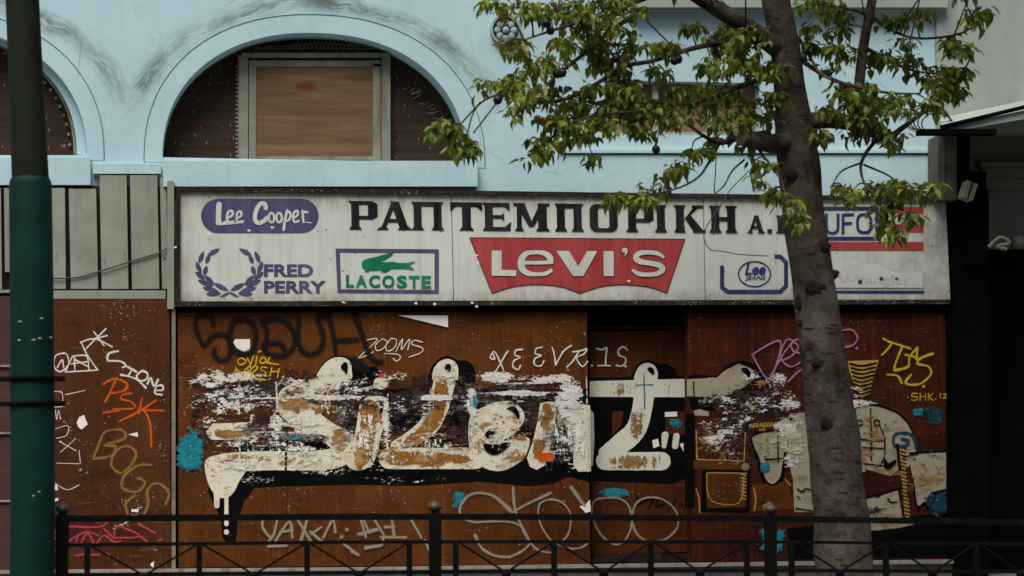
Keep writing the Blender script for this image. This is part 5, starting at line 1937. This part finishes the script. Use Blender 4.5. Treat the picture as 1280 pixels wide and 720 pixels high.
limb([(790, 20), (755, 45), (720, 75), (692, 98), (676, 118)], [7, 6, 5, 3.5, 2], -.9)
limb([(850, -20), (800, 0), (750, 20), (700, 35), (655, 50)], [9, 7, 5, 4, 2], -.8)
limb([(600, 128), (590, 145), (580, 186)], [2.5, 2.2, 2], -1.0)
limb([(628, 119), (612, 140), (592, 166)], [2.5, 2.2, 2], -1.0)
limb([(1000, 74), (1030, 94), (1060, 106), (1110, 116), (1150, 117)], [7, 5.5, 4.5, 3.5, 2], -.5)
limb([(1000, 50), (1014, 74), (1024, 90), (1040, 100)], [5, 4, 4, 2.5], -.4)
limb([(1088, 20), (1120, 40), (1150, 48), (1200, 42), (1230, 22)], [7, 4.5, 3.5, 3, 2], -.5)
limb([(1082, 60), (1120, 80), (1150, 90), (1190, 92)], [6, 4, 3, 2], -.3)
limb([(1100, 170), (1082, 192), (1076, 210), (1082, 232), (1100, 246)], [6, 5, 4, 3, 2], -.7)
limb([(1078, 203), (1052, 214), (1040, 232)], [3, 2.5, 1.6], -.7)
limb([(1080, 206), (1108, 218), (1130, 232), (1165, 236)], [3, 2.5, 2.2, 1.6], -.7)
limb([(942, 178), (958, 200), (975, 222), (986, 262)], [4.5, 3.5, 3, 2], -.6)
limb([(900, 178), (885, 205), (872, 222), (845, 236), (800, 246)], [4.5, 3.5, 3, 2.4, 1.6], -1.0)
limb([(930, 200), (915, 214), (905, 232), (890, 245)], [3, 2.5, 2, 1.5], -.8)
limb([(950, -150), (1020, -230), (1120, -300), (1220, -330)], [18, 14, 9, 4], .6)
limb([(946, -200), (860, -280), (760, -320), (640, -330)], [16, 12, 8, 4], -.8)
limb([(940, -300), (930, -420), (900, -520)], [14, 9, 4], -1.0)
limb([(958, -100), (1060, -130), (1180, -120), (1280, -80)], [14, 11, 8, 4], -1.2)
limb([(952, -120), (900, -160), (820, -180), (740, -200)], [12, 9, 6, 3], 1.2)

CL = [(812, 128, 30, 18, 46, 0), (925, 80, 30, 14, 36, 1), (760, 112, 30, 14, 34, 0), (795, 140, 26, 12, 26, 0), (915, 165, 20, 10, 18, 1), (735, 20, 34, 14, 30, 1), (950, 85, 22, 14, 26, 1), (1085, 128, 26, 12, 24, 0), (1180, 105, 24, 14, 24, 0),  # x, y, rx, ry, leaves, bright(0/1)
    (618, 4, 22, 8, 12, 1), (655, 10, 34, 12, 30, 1), (700, 16, 40, 16, 40, 0), (745, 10, 34, 18, 40, 0), (780, 18, 28, 26, 52, 1), (770, 55, 36, 24, 58, 1), (730, 45, 30, 18, 34, 0), (705, 52, 26, 14, 26, 1), (738, 76, 28, 14, 28, 0),
    (638, 56, 20, 9, 22, 1), (655, 66, 10, 6, 8, 0), (604, 106, 14, 7, 10, 1), (632, 102, 22, 10, 26, 1), (668, 90, 22, 12, 30, 0), (664, 116, 24, 10, 30, 1), (648, 138, 15, 8, 14, 1), (700, 122, 30, 14, 34, 0), (690, 76, 16, 8, 12, 1),
    (560, 160, 22, 9, 26, 1), (578, 184, 17, 14, 34, 1), (545, 165, 8, 7, 8, 1), (740, 128, 30, 16, 40, 0), (700, 152, 34, 12, 40, 0), (745, 158, 30, 14, 34, 0), (688, 178, 30, 10, 32, 1), (668, 194, 12, 8, 14, 1), (718, 172, 20, 9, 16, 1), (742, 196, 8, 9, 8, 1),
    (785, 115, 26, 20, 44, 0), (780, 145, 28, 16, 40, 1), (805, 165, 24, 10, 22, 0), (770, 90, 18, 12, 20, 0), (832, 60, 17, 9, 24, 0), (818, 92, 16, 10, 16, 0), (845, 118, 26, 14, 40, 0), (838, 142, 24, 14, 34, 0), (868, 134, 24, 16, 36, 1),
    (866, 36, 14, 8, 14, 0), (905, 48, 34, 18, 52, 1), (936, 58, 30, 22, 56, 1), (925, 36, 26, 12, 26, 1), (890, 84, 18, 12, 22, 1), (900, 112, 26, 14, 34, 1), (898, 148, 22, 16, 32, 1), (930, 132, 24, 12, 28, 1), (942, 152, 20, 9, 20, 1), (962, 124, 16, 12, 20, 0),
    (975, 90, 14, 14, 18, 1), (960, 145, 14, 12, 18, 1), (865, 190, 18, 9, 18, 1), (850, 208, 18, 8, 22, 1), (836, 214, 10, 6, 8, 1), (885, 182, 12, 10, 12, 1), (795, 250, 22, 7, 26, 1), (775, 247, 12, 5, 10, 1), (815, 238, 8, 8, 8, 0), (830, 225, 7, 7, 6, 0), (944, 200, 10, 12, 10, 1),
    (952, 222, 8, 9, 9, 0), (968, 240, 12, 8, 16, 1), (985, 258, 13, 10, 18, 1), (996, 276, 10, 7, 10, 1), (965, 205, 7, 8, 6, 1), (930, 186, 8, 10, 8, 1),
    (1020, 6, 26, 10, 28, 0), (1052, 14, 18, 9, 16, 0), (1044, 34, 16, 12, 20, 0), (1008, 34, 14, 10, 14, 1), (1020, 56, 20, 10, 24, 1), (1052, 60, 14, 8, 14, 1), (1040, 88, 12, 8, 8, 1), (1095, 74, 14, 10, 18, 0), (1110, 70, 8, 8, 8, 0), (1062, 66, 10, 10, 8, 1),
    (1112, 24, 16, 7, 14, 1), (1135, 26, 22, 9, 22, 0), (1150, 20, 12, 8, 10, 0), (1138, 78, 18, 12, 26, 0), (1130, 50, 10, 6, 8, 0), (1225, 16, 18, 10, 24, 0), (1215, 26, 12, 6, 8, 0), (1186, 54, 20, 13, 30, 0), (1206, 62, 16, 8, 16, 0), (1178, 92, 24, 12, 30, 0),
    (1195, 88, 18, 8, 20, 0), (1168, 112, 20, 11, 26, 0), (1196, 118, 16, 10, 22, 0), (1172, 134, 14, 8, 16, 0), (1140, 120, 10, 8, 10, 0), (1052, 112, 18, 9, 24, 1), (1072, 122, 24, 12, 34, 0), (1046, 138, 18, 10, 24, 0), (1082, 146, 26, 14, 44, 0), (1112, 126, 22, 9, 24, 1),
    (1120, 138, 16, 8, 14, 0), (1100, 166, 18, 9, 24, 0), (1066, 166, 10, 6, 10, 0), (1030, 166, 13, 6, 14, 0), (1022, 172, 8, 6, 8, 0), (1122, 176, 11, 11, 16, 0), (1096, 106, 10, 7, 10, 0),
    (1052, 236, 14, 6, 12, 1), (1064, 240, 8, 6, 8, 0), (1094, 236, 16, 9, 20, 0), (1120, 234, 20, 9, 24, 1), (1142, 240, 14, 8, 16, 0), (1164, 237, 12, 5, 12, 1), (1112, 256, 20, 9, 22, 0), (1138, 266, 13, 8, 16, 0), (1106, 288, 9, 8, 10, 1), (1122, 292, 9, 5, 8, 1), (1104, 272, 8, 8, 7, 1), (1060, 248, 5, 5, 4, 0),
]
leafA, leafB = MB(), MB()
twigs = MB()


def leaf(mb, p, d, nrm, L, W, rg):
    d = d.normalized()
    side = d.cross(nrm).normalized()
    nr = side.cross(d).normalized()
    k = -rg.uniform(.02, .16) * L
    curl = -rg.uniform(.05, .42) * L
    W *= rg.uniform(.8, 1.12)
    pts = [p, p + d * .33 * L + nr * k * .3, p + d * .68 * L + nr * (k + curl * .3), p + d * L + nr * (curl * 1.2),
           p + d * .30 * L + side * W + nr * .06 * L, p + d * .64 * L + side * W * .72 + nr * (.02 * L + curl * .2),
           p + d * .30 * L - side * W + nr * .06 * L, p + d * .64 * L - side * W * .72 + nr * (.02 * L + curl * .2)]
    mb.add(pts, [(0, 4, 1), (4, 5, 2, 1), (5, 3, 2), (0, 1, 6), (1, 2, 7, 6), (2, 3, 7)])


def spray(mb, tip, n, rg, size=1.0):
    a0 = rg.random() * 6.28
    for i in range(n):
        a = a0 + i * 2.4 + rg.uniform(-.4, .4)
        el = rg.uniform(-1.25, -.05)
        d = V((cos(a) * cos(el), sin(a) * cos(el), sin(el)))
        nrm = V((rg.uniform(-.5, .5), rg.uniform(-.5, .5) - .2, 1)) + V((d.x, d.y, 0)) * .6
        L = rg.uniform(.042, .090) * size
        leaf(mb, tip + d * rg.uniform(0, .035) + V((rg.uniform(-.02, .02),) * 1 + (rg.uniform(-.02, .02), rg.uniform(-.025, .02))), d, nrm, L, L * rg.uniform(.25, .34), rg)


rg = random.Random(21)
for (x, y, rx, ry_, n, br_) in CL:
    near = min(BR, key=lambda b: (b[0] - x) ** 2 + (b[1] - y) ** 2)
    Yc = near[2] + rg.uniform(-.25, .25)
    if math.hypot(near[0] - x, near[1] - y) > 6:
        m_ = ((near[0] + x) / 2 + rg.uniform(-6, 6), (near[1] + y) / 2 - 4, (near[2] + Yc) / 2)
        k = cr([near, m_, (x, y, Yc)], 4)
        twigs.tube([P(a, b, c) for a, b, c in k], [.007 - .0045 * i / (len(k) - 1) for i in range(len(k))], 5, False)
    tips = max(1, round(n * (1.5 if 800 < x < 950 and 95 < y < 170 else 2.3) / 6.0))
    for t in range(tips):
        while True:
            u, v = rg.uniform(-1, 1), rg.uniform(-1, 1)
            if u * u + v * v < 1:
                break
        tip = P(x + u * rx * 1.0, y - 3 + v * ry_ * .9, Yc + rg.uniform(-1, 1) * .28)
        if rg.random() < .7:
            twigs.tube([P(x, y, Yc), tip], [.004, .002], 4, False)
        spray(leafB if (br_ and rg.random() < .6) else leafA, tip, rg.randint(5, 7), rg)
# crown continuing above the picture: a dome of leaf sprays round the upper limbs
for i in range(520):
    near = BR[rg.randrange(len(BR))]
    x, y, Y = near[0] + rg.gauss(0, 60), near[1] + rg.gauss(-20, 45), near[2] + rg.gauss(0, .5)
    if y > -22:
        continue
    tip = P(x, y, Y)
    for k in range(2):
        spray(leafA if rg.random() < .6 else leafB, tip + V((rg.gauss(0, .12), rg.gauss(0, .12), rg.gauss(0, .08))), 6, rg, 1.15)
    twigs.tube([P(*near), tip], [.006, .003], 4, False)
cc = P(1100, -640, TY + .3)  # upper dome, out of view, spread and thickened to shade the facade's right side
hub = P(936, -430, TY)
for i in range(2300):
    d = V((rg.gauss(0, 1), rg.gauss(0, 1), rg.gauss(0, 1))).normalized() * rg.random() ** .4
    tip = cc + V((d.x * 3.4, d.y * 2.8, d.z * 2.3))
    if mnoise.noise(tip * .9) < -.18:
        continue
    if i % 5 == 0:
        m_ = hub.lerp(tip, .5) + V((rg.gauss(0, .2), rg.gauss(0, .2), -.1))
        twigs.tube([hub, m_, tip], [.03, .015, .004], 5, False)
    for k in range(2):
        spray(leafA if rg.random() < .6 else leafB, tip + V((rg.gauss(0, .14), rg.gauss(0, .14), rg.gauss(0, .1))), 6, rg, 1.9)
br.build('branches', BARK, tr)
TW = m_simple('dark_twig', (.03, .022, .014), .8, .3)
twigs.build('twigs', TW, tr)
leafA.build('foliage', LEAF, tr)
leafB.build('foliage', LEAFB, tr, 'brighter yellow green leaves')
for (x, y) in ((683, 29), (688, 38), (696, 92), (703, 91), (622, 125), (770, 73), (848, 74), (843, 76), (820, 187), (1004, 72)):
    o = MB()
    near = min(BR, key=lambda b: (b[0] - x) ** 2 + (b[1] - y) ** 2)
    o.ball(P(x, y, near[2] - .15), .026, .026, .028, 10, 8, .15, x)
    o.tube([P(x, y - 4, near[2] - .15), P(x + 2, y - 12, near[2] - .12), P(*near)], .003, 4, False)
    o.build('seed_pod', POD, tr)

# ------------------------------------------------------------------ light
w = bpy.data.worlds.new('World')
SC.world = w
w.use_nodes = True
nt = w.node_tree
nt.nodes.clear()
sky = nt.nodes.new('ShaderNodeTexSky')
sky.sky_type = 'NISHITA'
sky.sun_disc = False
SUN_EL, SUN_AZ = radians(60), radians(206)   # azimuth measured clockwise from +Y
sky.sun_elevation = SUN_EL
sky.sun_rotation = SUN_AZ
sky.dust_density = 3.0
sky.air_density = 1.0
bg = nt.nodes.new('ShaderNodeBackground')
bg.inputs[1].default_value = .08
wo = nt.nodes.new('ShaderNodeOutputWorld')
nt.links.new(sky.outputs[0], bg.inputs[0])
nt.links.new(bg.outputs[0], wo.inputs[0])
sl = bpy.data.lights.new('sun', 'SUN')
sl.energy = 2.0
sl.angle = radians(35)
sl.color = (1, .96, .89)
so = bpy.data.objects.new('sun', sl)
COL.objects.link(so)
dirv = V((sin(SUN_AZ) * cos(SUN_EL), cos(SUN_AZ) * cos(SUN_EL), sin(SUN_EL)))
so.rotation_euler = dirv.to_track_quat('Z', 'Y').to_euler()

SC.view_settings.view_transform = 'Standard'
SC.view_settings.look = 'None'
SC.view_settings.exposure = .82
SC.view_settings.gamma = 1
SC.cycles.transparent_max_bounces = 32
SC.cycles.max_bounces = 5
SC.cycles.use_denoising = True
